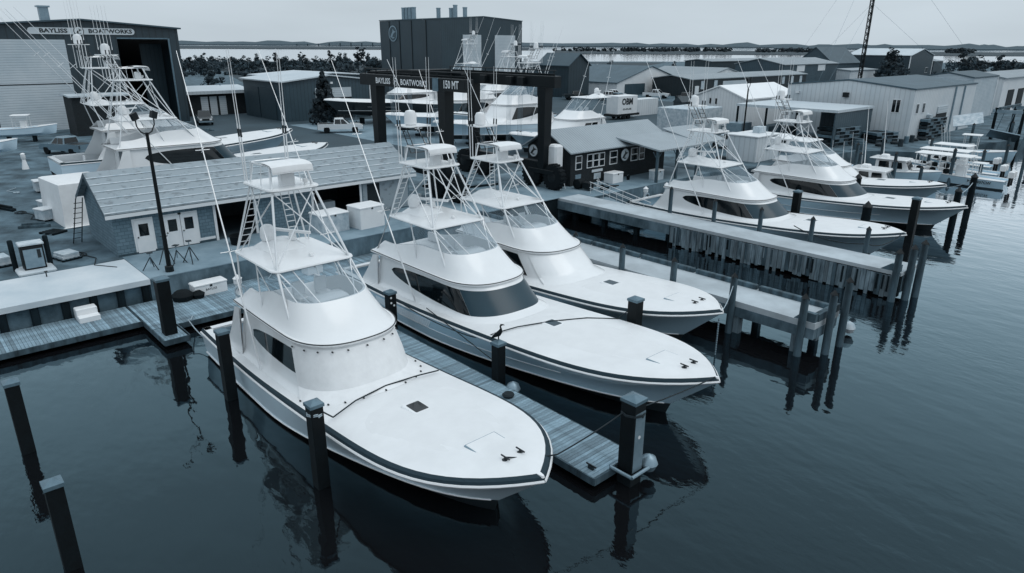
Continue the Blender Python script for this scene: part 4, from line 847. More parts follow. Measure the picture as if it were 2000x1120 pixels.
for i in range(16):
    u = rnd.uniform(360, 745); d = rnd.uniform(170, 240); x, y = polar(u, d); tree('bush', x, y, rnd.uniform(.6, 1.0), 'low shrub on the marsh behind the grey workshop', 'marsh shrubs')
for i in range(34):
    u = rnd.choice([rnd.uniform(1830, 2060), rnd.uniform(1820, 1990), rnd.uniform(1690, 1720)]); d = rnd.uniform(215, 330); x, y = polar(u, d); tree(rnd.choice(['bush', 'bush', 'pine']), x, y, rnd.uniform(.9, 1.35), 'dark tree of the grove beyond the pale warehouse on the right', 'grove trees on the right')
for i, (u, d, s) in enumerate(((1812, 236, .8), (1800, 232, .75), (1785, 240, .6), (1340, 300, .8), (1300, 310, .8), (1180, 330, .8), (1690, 250, .8), (1703, 248, .8))):
    x, y = polar(u, d); tree('bush', x, y, s, ['rounded shrub in front of the slate blue hall, right one', 'rounded shrub in front of the slate blue hall, middle one', 'rounded shrub in front of the slate blue hall, left one', 'shrub behind the dark warehouse roof', 'shrub behind the white gabled workshop, right one', 'shrub behind the white gabled workshop, left one', 'bush at the left corner of the slate hall, outer one', 'bush at the left corner of the slate hall, inner one'][i], None)
# scrub belt as one mass
wd = MB()
for i in range(420):
    u = rnd.uniform(-150, 800); d = rnd.uniform(255, 430); x, y = polar(u, d); h = rnd.uniform(1.6, 4.2) * (1 if noise.noise((x * .02, y * .02, 0)) > -.15 else .35)
    for k in range(3): clump(wd, (x + rnd.uniform(-3, 3), y + rnd.uniform(-3, 3), G + h * rnd.uniform(.3, .8)), h * .75, 16, .55, rnd, .7)
for i in range(150):
    u = rnd.uniform(1810, 2150); d = rnd.uniform(330, 450); x, y = polar(u, d); h = rnd.uniform(2, 4.5)
    for k in range(2): clump(wd, (x + rnd.uniform(-3, 3), y + rnd.uniform(-3, 3), G + h * .5), h * .75, 16, .55, rnd, .7)
tag(wd.build('scrub_woodland', 'leaf_mid'), 'dark scrub woodland filling the shore in front of the sound', 'woodland', kind='stuff')
def strip(name, m, pts, z0, zf, wob=0, seed=1):
    """a long low land strip: near edge and far edge given as (u, dnear, dfar)"""
    b = MB(); rg = []
    for i, (u, dn, df) in enumerate(pts):
        n_ = polar(u, dn); f_ = polar(u, df); h = zf * (1 + wob * noise.noise((i * .55 + seed, seed, 0))); rg.append([(n_[0], n_[1], -1), (n_[0], n_[1], z0), (lerp(n_[0], f_[0], .4), lerp(n_[1], f_[1], .4), h), (f_[0], f_[1], h), (f_[0], f_[1], -1)])
    b.loft(rg); return struct(b, name, m)
def rng(u0, u1, dn, df, n): return [(lerp(u0, u1, i / n), dn, df) for i in range(n + 1)]
strip('marsh_island', 'far_land', rng(-400, 1040, 1700, 2600, 40), .8, 3, .8, 3)
strip('marsh_island', 'far_land', rng(1075, 2500, 1080, 1700, 40), .4, 1.2, .6, 5)
strip('far_shore', 'far_hill', rng(-700, 2700, 5200, 6500, 150), 3, 24, 1.1, 9)
strip('far_shore', 'far_hill', rng(1480, 2700, 3300, 3900, 60), 2, 17, .9, 14)
iw = MB()
for i in range(330):
    u = rnd.choice([rnd.uniform(1075, 1400), rnd.uniform(1450, 1590), rnd.uniform(1690, 1760), rnd.uniform(1800, 1850), rnd.uniform(1200, 1400)]); d = rnd.uniform(1350, 1600); x, y = polar(u, d); h = rnd.uniform(3, 9)
    clump(iw, (x, y, 1 + h * .5), h * .8, 12, 2.2, rnd, .7)
tag(iw.build('island_woods', 'leaf_dark'), 'dark tree rows on the far marsh island', 'woodland', kind='stuff')
br = thing('bridge', 'long low road bridge on the horizon left of the tall hall', 'bridge', (0, 0, 0))
pts = [polar(u, 4600 - (u - 560) * 1.2) for u in range(600, 801, 10)]; zb = [7 + 9 * math.sin(math.pi * i / 30) for i in range(len(pts))]
MB().loft([[(p[0], p[1] - 3, z), (p[0], p[1] + 3, z), (p[0], p[1] + 3, z + 1.0), (p[0], p[1] - 3, z + 1.0)] for p, z in zip(pts, zb)], closed=True).build('deck', 'far_hill', br)
for p, z in list(zip(pts, zb))[::2]: MB().box(p[0] - 1.5, p[0] + 1.5, p[1] - 3, p[1] + 3, -1, z).build('pier', 'far_hill', br)
# radio mast
mx_, my_ = polar(1648, 232); ms = thing('radio_mast', 'tall dark lattice radio mast with guy wires', 'mast', (mx_, my_, G))
legs = [(.62 * math.cos(R(a)), .62 * math.sin(R(a))) for a in (100, 220, 340)]
for l in legs: MB().tube([(l[0], l[1], 0), (l[0], l[1], 46)], .15, 6).build('leg', 'dark_metal', ms)
for k, (a, b) in enumerate(((0, 1), (1, 2), (2, 0))):
    m = MB()
    for i in range(23):
        z = i * 2; m.tube([(*legs[a], z), (*legs[b], z + 2)], .07, 4); m.tube([(*legs[b], z), (*legs[b], z + .01)], .05, 4); m.tube([(*legs[a], z), (*legs[b], z)], .06, 4); m.tube([(*legs[b], z), (*legs[a], z + 2)], .07, 4)
    m.build('lattice', 'dark_metal', ms)
for a in (35, 155, 275):
    for z, r_ in ((44, 38), (24, 30)): MB().tube([(0, 0, z), (r_ * math.cos(R(a)), r_ * math.sin(R(a)), 0)], .025, 4).build('guy_wire', 'grey_metal', ms)
# ---------------------------------------------------------------- travelling boat lift
lf = thing('boat_lift', 'black travelling boat lift with company lettering straddling the yard', 'boat lift', (-46.5, 36.5, G))
def lb(nm, m, x0, x1, y0, y1, z0, z1, sub=None): return MB().bbox(x0, x1, y0, y1, z0, z1, .04).build(nm, m, sub or lf)
for Y, s in ((-4.5, -1), (4.5, 1)):
    xs = (-5.1, 4.2) if s < 0 else (-3.5, 5.6)
    bmr = lb('top_beam', 'lift_blue', -7.2, 7.0, Y - .4, Y + .4, 8.15, 9.05)
    lb('walkway_rail', 'dark_metal', -7.0, 6.8, Y - .06, Y + .06, 9.42, 9.5, bmr)
    for i in range(9): lb('rail_post', 'dark_metal', -6.9 + i * 1.68, -6.82 + i * 1.68, Y - .05, Y + .05, 9.05, 9.42, bmr)
    lb('hose_bundle', 'rubber', -6.8, 6.4, Y + .1, Y + .34, 9.06, 9.2, bmr)
    for k, x in enumerate(xs):
        MB().loft([[(x - .32, Y - .38, 1.5), (x + .32, Y - .38, 1.5), (x + .32, Y + .38, 1.5), (x - .32, Y + .38, 1.5)], [(x - .45, Y - .42, 8.14), (x + .45, Y - .42, 8.14), (x + .45, Y + .42, 8.14), (x - .45, Y + .42, 8.14)]], closed=True, caps=True).build('leg', 'lift_blue', lf)
        for dx in (-1.25, 1.25):
            wl = MB(); wl.lathe([(.55, -.34), (.98, -.30), (1.05, -.15), (1.05, .15), (.98, .30), (.55, .34)], (x + dx, Y, 1.06), 20, 'y'); wo = wl.build('wheel', 'rubber', lf, True)
            MB().lathe([(.5, -.3), (.42, -.36), (.1, -.38)], (x + dx, Y, 1.06), 14, 'y').build('rim', 'dark_metal', wo, True)
            lug = MB()
            for i in range(20):
                a = 2 * math.pi * i / 20; lug.obox((x + dx + 1.05 * math.cos(a), Y, 1.06 + 1.05 * math.sin(a)), (.05, .3, .08), Matrix.Rotation(-a, 3, 'Y'))
            lug.build('tread', 'rubber', wo)['kind'] = 'stuff'
        lb('bogie', 'lift_blue', x - 1.5, x + 1.5, Y - .42, Y + .42, 1.25, 1.62)
    lb('lower_beam', 'lift_blue', xs[0], xs[1], Y - .28, Y + .28, 1.65, 2.2)
    for k, x in enumerate((-4.0, -1.4, 2.0, 3.4)):
        lb('hoist_drum', 'dark_metal', x - .35, x + .35, Y - s * .5 - .3, Y - s * .5 + .3, 8.3, 8.9)
        for q in range(4): MB().tube([(x - .24 + q * .16, Y - s * .62, 8.2), (x - .24 + q * .16, Y - s * .8, 2.6 + .3 * (k % 2))], .014, 4).build('cable', 'galv', lf)
MB().bbox(-7.0, -6.1, -4.0, 4.0, 8.35, 9.25, .04).build('cross_beam', 'lift_blue', lf)
FYm = (R(90), 0, 0)
text('BAYLISS', .62, 'letter_white', lf, (-3.55, -4.93, 8.55), FYm, bold=.012); text('BOATWORKS', .62, 'letter_white', lf, (.75, -4.93, 8.55), FYm, bold=.012, xs=.92)
fish_disc(lf, (-1.72, -4.9, 8.55), .3, FYm, 'lift_blue', 'letter_white'); text('150 MT', .78, 'letter_white', lf, (5.4, -4.93, 8.6), FYm, bold=.015, xs=.75)
lb('gusset', 'grey_metal', 3.2, 3.9, -4.93, -4.9, 8.1, 9.05)
# ---------------------------------------------------------------- yachts on stands
YG = 'yachts standing ashore in the yard'
def ashore(label, **k): return sportfish('yard_yacht', label, group=YG, whips=6, **k)
ashore('white sport yacht ashore with open cockpit towards the left, behind its twin', tip=-63.2, Y=29.6, rz=R(90), z0=3.2, L=19.6, dl=9.6, lh=6.0, mask='wrap', riggers=True, dome=True, mast=True, hull='hull_white', lean=8, rig_top=12.5)
ashore('white sport yacht ashore right behind the quay shed roof, dark side window', tip=-56.6, Y=29.7, rz=R(90), z0=2.55, L=19.2, dl=9.5, lh=7.0, mask='wrap', mast=True, lean=8, rig_top=12.5, hull='hull_white')
ashore('dark hulled yacht ashore with white wrapped house left of the lift', tip=-93.5, Y=49.0, rz=R(-90), z0=3.3, L=23, B=2.9, dl=11.2, lh=7, zl=2.55, zc=3.3, mask='wrap', hull='hull_navy', tower=False, riggers=False, hard=False, band='gelcoat')
ashore('second dark hulled yacht ashore with white wrapped house under the lift beam', tip=-86.0, Y=55.5, rz=R(-90), z0=3.2, L=22, B=2.9, dl=10.0, lh=7, zl=2.55, zc=3.3, mask='wrap', hull='hull_navy', tower=False, riggers=False, hard=False, band='gelcoat')
ashore('white yacht ashore with sharp bow between the left lift legs', tip=-76.2, Y=48.0, rz=R(-90), z0=2.6, L=20, dl=10, lh=6.5, mask='wrap', hull='hull_white', tower=False, riggers=True, lean=7, dome=False, band='gelcoat')
ashore('white yacht ashore with domed cabin and oval side window framed by the lift', tip=-65.8, Y=47.9, rz=R(-90), z0=2.5, L=20.5, dl=9.5, lh=7, zl=3.5, zc=4.6, zh=5.7, zp=8.3, mask='side', hull='hull_white', mast=True, lean=6, riggers=True, dome=False, band='gelcoat')
ashore('older white convertible yacht ashore with two angular side windows behind the office', tip=-55.5, Y=50.5, rz=R(-90), z0=1.9, L=15.2, B=2.4, dl=7.6, lh=5.0, zl=3.1, zc=4.0, zh=5.3, mask='old', hull='hull_white', tower=False, riggers=True, lean=3, rig_top=10.5, band='gelcoat', dome=True)
ashore('large white yacht ashore with the tallest tower rising over the lift', tip=-110.5, Y=72.0, rz=R(-90), z0=2.8, L=24, B=3, dl=12, lh=8, zl=4.0, zc=5.2, zh=6.6, zp=10.2, mask='wrap', hull='hull_white', mast=True, lean=7, rig_top=15.5, dome=False)
ashore('white yacht ashore whose tower rises just right of the tallest one', tip=-86.5, Y=63.5, rz=R(-90), z0=2.7, L=20, dl=9.5, lh=7, zl=3.4, zc=4.4, zh=5.5, zp=8.4, mask='wrap', hull='hull_white', mast=True, lean=6, rig_top=13.2, dome=False)
ashore('white yacht ashore squeezed between the sharp bowed and the domed cabin ones', tip=-71.0, Y=54.0, rz=R(-90), z0=2.7, L=17.5, B=2.2, dl=8.6, lh=5.8, zl=3.1, zc=4.0, zh=5.1, mask='wrap', hull='hull_white', tower=False, riggers=True, lean=5, rig_top=11.5, dome=True)
def stands(x, y0, y1, n, z, who):
    for i in range(n):
        yy = lerp(y0, y1, i / max(1, n - 1))
        for sg in (-1, 1):
            t = thing('jack_stand', ['first', 'middle', 'last'][i] + ' jack stand on the ' + ('near' if sg > 0 else 'far') + ' side of the ' + who, 'stand', (x + sg * 1.7, yy, G), group='jack stands under the yard yachts')
            for a in (30, 150, 270): MB().tube([(0, 0, .75), (.4 * math.cos(R(a)), .4 * math.sin(R(a)), 0)], .03, 5).build('leg', 'rust_dark', t)
            MB().tube([(0, 0, .6), (0, 0, z - G - .1)], .03, 6).build('screw', 'galv', t); MB().box(-.18, .18, -.18, .18, z - G - .1, z - G).build('pad', 'timber_grey', t)
stands(-63.2, 12, 26, 3, 3.0, 'twin yacht behind the quay shed'); stands(-76.2, 52, 64, 3, 2.5, 'sharp bowed yard yacht'); stands(-65.8, 52, 64, 3, 2.4, 'domed cabin yard yacht'); stands(-93.5, 53, 66, 3, 3.1, 'dark hulled yard yacht')
for (x, y0, y1, z, tx) in ((-63.2, 12, 26, 2.3, 'twin yacht behind the quay shed'), (-56.6, 12, 26, 1.9, 'yacht nearest the quay shed'), (-93.5, 55, 68, 2.5, 'dark hulled yacht'), (-86, 62, 76, 2.3, 'second dark hulled yacht'), (-76.2, 53, 64, 1.9, 'sharp bowed yacht'), (-65.8, 53, 65, 1.8, 'domed cabin yacht')):
    for i, yy in enumerate((y0, y1)): tag(MB().box(x - .4, x + .4, yy - .2, yy + .2, G, z).build('keel_block', 'timber_dark'), ('after' if i else 'forward') + ' timber keel block under the ' + tx, 'block', 'keel blocks')
# ---------------------------------------------------------------- vehicles
mat('car_white', .7, .25, coat=.4, var=.03); mat('car_silver', .26, .25, metal=.3, coat=.4, var=.05); mat('car_black', .012, .2, coat=.5)
def pickup(label, x, y, rz, paint, z=G):
    t = thing('pickup_truck', label, 'pickup', (x, y, z), rz, 'pickup trucks in the yard')
    def prof(pts, w0, w1, nm, m):
        b = MB(); n = len(pts); rings = [[(px, -w, pz) for px, pz in pts] for w in (w0,)] ; 
        b.loft([[(px, -w1, pz) for px, pz in pts], [(px, -w0, pz) for px, pz in pts], [(px, w0, pz) for px, pz in pts], [(px, w1, pz) for px, pz in pts]], closed=True, caps=False)
        b.add([(px, -w1, pz) for px, pz in pts], [tuple(range(n))]); b.add([(px, w1, pz) for px, pz in pts], [tuple(range(n))[::-1]]); return b.build(nm, m, t)
    body = prof([(-2.95, .5), (-2.95, 1.22), (-.85, 1.22), (-.8, 1.15), (1.15, 1.15), (1.35, 1.2), (2.55, 1.1), (2.9, .95), (2.95, .5), (2.35, .5), (2.2, .78), (1.6, .78), (1.45, .5), (-1.35, .5), (-1.5, .78), (-2.1, .78), (-2.25, .5)], .98, 1.0, 'body', paint)
    b = MB(); r1 = [(-.82, 1.15), (1.2, 1.18)]
    b.loft([[(-.84, -.95, 1.15), (1.3, -.95, 1.17), (1.3, .95, 1.17), (-.84, .95, 1.15)], [(-.74, -.78, 1.86), (.45, -.78, 1.88), (.45, .78, 1.88), (-.74, .78, 1.86)], [(-.66, -.7, 1.92), (.38, -.7, 1.94), (.38, .7, 1.94), (-.66, .7, 1.92)]], closed=True, caps=True); cab = b.build('cab', paint, t)
    for sg in (1, -1):
        for x0, x1, q0, q1 in ((-.72, .08, -.66, .02), (.14, .98, .1, .42)):
            MB().add([(x0, sg * .945, 1.2), (x1, sg * .945, 1.2), (q1, sg * .815, 1.8), (q0, sg * .815, 1.8)], [(0, 1, 2, 3) if sg < 0 else (3, 2, 1, 0)]).build('side_window', 'dark_glass', cab)
        for xx in (-1.8, 1.9):
            wl = MB(); wl.lathe([(.24, -.13), (.38, -.13), (.41, -.05), (.41, .09), (.36, .13), (.24, .13)], (xx, sg * .88, .41), 16, 'y'); wo = wl.build('wheel', 'rubber', t, True); MB().lathe([(.24, -.11), (.2, .1), (.05, .12)] if sg > 0 else [(.05, -.12), (.2, -.1), (.24, .11)], (xx, sg * .88, .41), 12, 'y').build('rim', 'galv', wo, True)
        MB().box(2.86, 2.96, sg * .62 - .2, sg * .62 + .2, .78, .98).build('headlight', 'alu_white', t); MB().box(-2.98, -2.94, sg * .86 - .08, sg * .86 + .08, .8, 1.15).build('tail_light', 'rust_dark', t)
    MB().add([(1.28, -.84, 1.2), (1.28, .84, 1.2), (.5, .7, 1.84), (.5, -.7, 1.84)], [(0, 1, 2, 3)]).build('windscreen', 'dark_glass', cab); MB().add([(-.855, -.8, 1.25), (-.855, .8, 1.25), (-.77, .68, 1.8), (-.77, -.68, 1.8)], [(3, 2, 1, 0)]).build('rear_window', 'dark_glass', cab)
    MB().box(-2.85, -.95, -.82, .82, 1.215, 1.23).build('bed', 'black_trim', t); MB().box(2.95, 3.03, -.95, .95, .48, .68).build('bumper', 'galv', t); MB().box(-3.05, -2.95, -.95, .95, .48, .66).build('bumper', 'galv', t); MB().box(2.94, 2.98, -.5, .5, .72, 1.0).build('grille', 'black_trim', t)
    return t
pickup('silver crew cab pickup parked left of the yard yachts', -87.5, 15.3, R(207), 'car_silver')
pickup('white pickup parked in front of the raised workshop door', -86.2, 47.3, R(61), 'car_white')
pickup('black pickup parked by the garage facing the water', -108.5, 37.2, R(-15), 'car_black')
pickup('white pickup nosing out behind the grey tank hut', -42.5, 73.5, R(-10), 'car_white')
for i, (x, y, a) in enumerate(((-60, 118, 80), (-63, 127, 70), (-98, 134, 20), (-80, 124, 95))): pickup(['silver pickup parked left of the white gabled shed', 'dark pickup parked beyond the white gabled shed', 'pale pickup parked in front of the white workshop', 'silver pickup among the parked cars behind the box trailer'][i], x, y, R(a), ['car_silver', 'car_black', 'car_white', 'car_silver'][i])
# box trailer with printed side, container, trailer
t = thing('box_trailer', 'white box trailer with black printed side beside the office roof', 'trailer', (-73.5, 91.5, G), R(0))
MB().bbox(-1.2, 1.2, -2.6, 2.4, .9, 3.7, .05).build('box', 'white_paint', t); MB().box(-1.1, 1.1, -3.2, 3.2, .55, .88).build('chassis', 'dark_metal', t)
for yy in (-.8, .4):
    for sg in (-1, 1): MB().lathe([(.2, -.15), (.42, -.14), (.42, .14), (.2, .15)], (sg * 1.0, yy, .42), 14, 'x').build('wheel', 'rubber', t, True)
text('OBM', 1.35, 'sign_dark', t, (1.215, -.2, 2.75), FX, bold=.06, xs=.95); text('252-473-6285', .38, 'sign_dark', t, (1.215, -.2, 1.6), FX, bold=.01)
tag(MB().bbox(-77, -74.8, 96, 103, G, G + 2.7, .04).build('container', 'siding_light'), 'grey storage container behind the box trailer', 'container')
tag(MB().bbox(-72, -70.3, 103.5, 106.5, G, G + 2.2, .04).add([(-72.1, 103.4, G + 2.2), (-70.2, 103.4, G + 2.2), (-72.1, 106.6, G + 2.2), (-70.2, 106.6, G + 2.2), (-71.15, 103.4, G + 3.1), (-71.15, 106.6, G + 3.1)], [(0, 1, 4), (3, 2, 5), (0, 4, 5, 2), (1, 3, 5, 4)]).build('tool_hut', 'siding_dark'), 'small dark gabled tool hut beside the grey container', 'hut')
tag(MB().bbox(-58.5, -53, 80.5, 88, G + .3, G + 3.4, .06).build('white_container', 'white_worn'), 'long white container with grey top left of the light pole', 'container')
t = thing('tank_hut', 'grey panelled tank hut with white flat top below the light pole', 'hut', (-37.6, 69.2, G)); MB().bbox(-1.7, 1.7, -2.4, 2.4, 0, 2.5, .03).build('wall', 'siding_light', t); MB().bbox(-1.8, 1.8, -2.5, 2.5, 2.52, 2.64, .03).build('top', 'white_paint', t); MB().bbox(-.4, .4, .2, 1.6, 2.65, 3.3, .04).build('roof_unit', 'white_worn', t); MB().box(1.72, 1.8, -.3, .1, 1.1, 1.6).build('meter_box', 'grey_metal', t)
for i, (x, y, w_, d_, h) in enumerate(((-45, 78, 2, 3, 1.2), (-48, 84, 2.2, 2.6, 2.0), (-36, 76.5, 1.6, 2.4, 1.7), (-44, 88, 2.4, 3, 1.5), (-39, 80, 2, 2, 1.3))):
    tag(MB().bbox(x - w_ / 2, x + w_ / 2, y - d_ / 2, y + d_ / 2, G, G + h, .05).build('equipment_crate', ['white_worn', 'galv', 'white_worn', 'timber_grey', 'grey_metal'][i]), ['worn white crate behind the tank hut', 'galvanised crate near the white container', 'white insulated crate right of the tank hut', 'grey timber crate under the carport edge', 'grey metal crate behind the far yacht'][i], 'crate', 'crates on the right yard')
# grey lapstrake hut and shrink-wrapped block, work boxes
t = thing('wrapped_block', 'boxy load shrink-wrapped in white film behind the quay shed', 'load', (-54.4, 9.4, G), R(3))
b = MB(); b.loft([[(-2.7, -1.5, 0), (2.6, -1.5, 0), (2.6, 1.9, 0), (-2.7, 1.9, 0)], [(-2.65, -1.42, 1.4), (2.55, -1.42, 1.4), (2.55, 1.85, 1.4), (-2.65, 1.85, 1.4)], [(-2.55, -1.4, 2.6), (2.5, -1.4, 2.75), (2.5, 1.8, 2.75), (-2.55, 1.8, 2.6)], [(-2.35, -1.2, 2.68), (2.3, -1.2, 2.83), (2.3, 1.6, 2.83), (-2.35, 1.6, 2.68)]], closed=True, caps=True); b.build('film', 'canvas', t); MB().add([(2.6, -1.45, .02), (2.95, -1.7, .02), (2.9, 2.2, .02), (2.6, 1.9, .02)], [(0, 1, 2, 3)]).build('loose_skirt', 'canvas', t)
for i, (x, y, s, lab) in enumerate(((-66.4, 9.3, 1.0, 'farthest white ice crate on the gravel left of the wrapped load'), (-57.8, 8.2, .9, 'middle white ice crate on the gravel with two sticks in it'), (-55.0, 7.6, .9, 'nearest white ice crate on the gravel left of the wrapped load'))):
    t = thing('ice_crate', lab, 'crate', (x, y, G), R(10 * i), 'ice crates on the gravel'); MB().bbox(-.6 * s, .6 * s, -.5 * s, .5 * s, .12, .85 * s, .04).build('bin', 'white_worn', t); MB().bbox(-.64 * s, .64 * s, -.54 * s, .54 * s, .86 * s, .94 * s, .03).build('lid', 'white_paint', t)
    for yy in (-.35, 0, .35): MB().box(-.6 * s, .6 * s, yy * s - .06, yy * s + .06, 0, .118).build('skid', 'timber_dark', t)
for i, (x, y, a) in enumerate(((-44.8, 3.6, 8), (-43.9, 6.6, 15), (-50.8, 7.2, 30))):
    t = thing('pallet', ['pallet stacked with pale boards at the left edge of the gravel', 'pallet of white slabs right of the fuel dispenser', 'bare dark pallet lying near the quay shed corner'][i], 'pallet', (x, y, G), R(a), 'pallets on the gravel')
    for k in range(5): MB().box(-.6, .6, -.5 + k * .22, -.36 + k * .22, .1, .125).build('slat', 'timber_grey' if i < 2 else 'timber_dark', t)
    for k in range(3): MB().box(-.6 + k * .53, -.48 + k * .53, -.5, .52, 0, .098).build('bearer', 'timber_dark', t)
    if i < 2:
        for k in range(2 + (i == 0)): MB().bbox(-.55, .5, -.45 + .05 * k, .45, .13 + k * .14, .26 + k * .14, .015).build('slab', 'white_worn', t)
# fuel dispenser on the quay
t = thing('fuel_dispenser', 'pale fuel dispenser between two posts on a kerbed island', 'dispenser', (-42.6, 4.9, G)); MB().bbox(-.75, .75, -.85, .85, 0, .16, .08).build('island', 'concrete_pale', t); MB().bbox(-.36, .36, -.5, .5, .17, 1.45, .04).build('cabinet', 'dark_metal', t); MB().bbox(-.42, .42, -.56, .56, 1.46, 1.56, .03).build('top', 'white_worn', t); MB().box(.362, .38, -.42, .42, .25, 1.25).build('front_panel', 'galv', t); MB().box(.381, .395, .18, .34, .75, 1.2).build('display', 'black_trim', t)
for yy in (-.78, .78): MB().lathe([(.13, -.3), (.13, 1.6), (.1, 1.66)], (-.55, yy, 0), 10).build('guard_post', 'timber_dark', t, True)
t = thing('hose_bib', 'small black standpipe on the pale quay slab', 'standpipe', (-40.9, 5.1, G + .03)); MB().tube([(0, 0, 0), (0, 0, .3)], .03, 6).build('pipe', 'black_trim', t); MB().tube([(0, -.08, .28), (0, .08, .28)], .035, 6).build('valve', 'black_trim', t)
# left-edge small craft ashore
def skiff_hull(t, L, B, h, m, z=0):
    ys = lambda s: B * (.86 + .14 * math.sin(math.pi * min(s, .5))) if s < .5 else B * max(0, 1 - ((s - .5) / .5) ** 2.6)
    TS = [i / 16 for i in range(17)]; b = MB()
    for sg in (1, -1): b.loft([[(L * s * .96, sg * ys(s) * .3, z - .25 + .3 * s ** 4), (L * s * .97, sg * ys(s) * .82, z + .05 + .3 * s ** 3), (L * s, sg * ys(s), z + h * (.8 + .45 * s * s))] for s in TS], flip=sg > 0)
    b.add([(0, -B * .86, z + h * .8), (0, B * .86, z + h * .8), (0, B * .7, z + .05), (0, B * .26, z - .25), (0, -B * .26, z - .25), (0, -B * .7, z + .05)], [(0, 1, 2, 3, 4, 5)]); b.build('hull', m, t, True)
    r = MB()
    for sg in (1, -1): r.tube([(L * s, sg * (ys(s) + .01), z + h * (.8 + .45 * s * s)) for s in TS], .035, 5)
    r.build('gunwale', 'gelcoat', t, True)
    d = MB(); d.loft([[(L * s, ys(s) * .9 * j / 3, z + h * (.62 + .45 * s * s)) for j in range(-3, 4)] for s in TS], flip=True); d.build('sole', 'deck_white', t, True)
    f = MB(); f.loft([[(L * s, ys(s) * .98 * j / 3, z + h * (.8 + .45 * s * s) + .03) for j in range(-3, 4)] for s in TS if s > .66], flip=True); f.build('foredeck', 'deck_white', t, True); return ys
def outboard(t, x, y, z, nm='outboard'):
    o = MB(); o.bbox(x - .55, x - .05, y - .2, y + .2, z + .35, z + .95, .08); oo = o.build(nm, 'plastic_white', t); MB().box(x - .35, x - .15, y - .08, y + .08, z - .5, z + .36).build('shaft', 'dark_metal', oo)
def trailer_boat(label, x, y, rz, L):
    t = thing('trailer_boat', label, 'boat', (x, y, G), rz, 'small boats ashore'); skiff_hull(t, L, 1.1, .9, 'hull_white', .9)
    MB().bbox(L * .42, L * .52, -.3, .3, 1.5, 2.5, .05).build('console', 'gelcoat', t); MB().bbox(L * .3, L * .58, -.8, .8, 3.1, 3.18, .03).build('canopy', 'canvas', t)
    for sx in (L * .32, L * .56):
        for sg in (1, -1): MB().tube([(sx, sg * .7, 1.5), (sx, sg * .7, 3.1)], .03, 5).build('canopy_pole', 'alu', t)
    for sx in (.2 * L, .6 * L): MB().box(sx - .15, sx + .15, -.5, .5, 0, .72).build('cradle', 'timber_dark', t)
    outboard(t, 0, 0, 1.4)
trailer_boat('small white boat on blocks with canopy by the rolling door', -103, 11.0, R(70), 6.5)
trailer_boat('small white boat ashore cut by the left edge', -88.6, 5.2, R(80), 6.0)
t = thing('boat_bow', 'blunt white cabin bow poking in at the left edge', 'boat', (-61.5, -1.2, G), R(90)); skiff_hull(t, 7.2, 1.4, 1.3, 'hull_white', .9); MB().bbox(2.5, 5.6, -1.0, 1.0, 1.9, 3.0, .25).build('cabin', 'gelcoat', t, True); MB().box(1.2, 1.6, -.6, .6, 0, .8).build('cradle', 'timber_dark', t); MB().box(4.2, 4.6, -.6, .6, 0, .8).build('cradle', 'timber_dark', t)
t = thing('power_pedestal', 'white conical power pedestal on the gravel at the upper left', 'pedestal', (-79.5, 10.2, G)); MB().lathe([(.3, 0), (.14, .9), (.2, 1.0), (.2, 1.3), (.08, 1.4)], n=10).build('body', 'plastic_white', t, True); MB().lathe([(.22, 1.4), (.1, 1.5), (.02, 1.52)], n=10).build('cap', 'plastic_white', t, True)
t = thing('saw_horse', 'white saw horse standing by the silver pickup', 'saw horse', (-79.5, 15.6, G), R(30)); MB().box(-.6, .6, -.06, .06, .8, .92).build('beam', 'white_worn', t)
for sx in (-.5, .5):
    for sg in (1, -1): MB().tube([(sx, sg * .04, .82), (sx, sg * .35, 0)], .035, 4).build('leg', 'white_worn', t)
# ---------------------------------------------------------------- small boats on the right
SG = 'small boats in the right basin'
def cabin_boat(label, x, y, rz, L, dark=False):
    t = thing('cabin_boat', label, 'boat', (x, y, 0), rz, SG); skiff_hull(t, L, 1.45, 1.15, 'hull_pale', .1)
    x0, x1 = L * .36, L * .66; b = MB(); z0 = 1.0
    b.loft([[(x0, -1.05, z0), (x1 + .5, -.85, z0 + .1), (x1 + .5, .85, z0 + .1), (x0, 1.05, z0)], [(x0, -.95, 2.2), (x1 - .1, -.8, 2.25), (x1 - .1, .8, 2.25), (x0, .95, 2.2)]], closed=True, caps=True); cb = b.build('cabin', 'gelcoat', t)
    MB().bbox(x0 - .6, x1 + .1, -1.15, 1.15, 2.26, 2.36, .06).build('cabin_roof', 'gelcoat', t)
    for sg in (1, -1):
        for q in range(2):
            a0 = lerp(x0, x1, .12 + q * .44); a1 = lerp(x0, x1, .48 + q * .44); MB().add([(a0, sg * 1.035, 1.45), (a1, sg * .965, 1.47), (a1 - .12, sg * .93, 2.08), (a0, sg * .985, 2.08)], [(0, 1, 2, 3) if sg < 0 else (3, 2, 1, 0)]).build('side_window', 'dark_glass', cb)
    for q in (-.52, 0, .52): MB().add([(x1 + .39, q - .22, 1.42), (x1 + .39, q + .22, 1.42), (x1 + .0, q + .2, 2.1), (x1 + .0, q - .2, 2.1)], [(0, 1, 2, 3)]).build('front_window', 'dark_glass' if dark else 'tinted_glass', cb)
    MB().box(L * .7, L * .8, -.3, .3, 1.5, 1.56).build('hatch', 'gelcoat', t)
    for sx in (.1, .22): MB().tube([(L * sx, -.9, 1.0), (L * sx - .3, -.8, 4.6)], .025, 5, .01).build('rod', 'alu_white', t)
    MB().tube([(x0 + .2, .5, 2.36), (x0 - .3, .5, 7.8)], .04, 5, .02).build('whip_antenna', 'alu_white', t)
    MB().bbox(x0 + .2, x0 + .9, -.35, .35, 2.37, 2.65, .08).build('life_raft', 'plastic_white', t)
cabin_boat('small white cabin boat with three raked front windows behind the far yacht', -29.0, 67.9, R(2), 8.6)
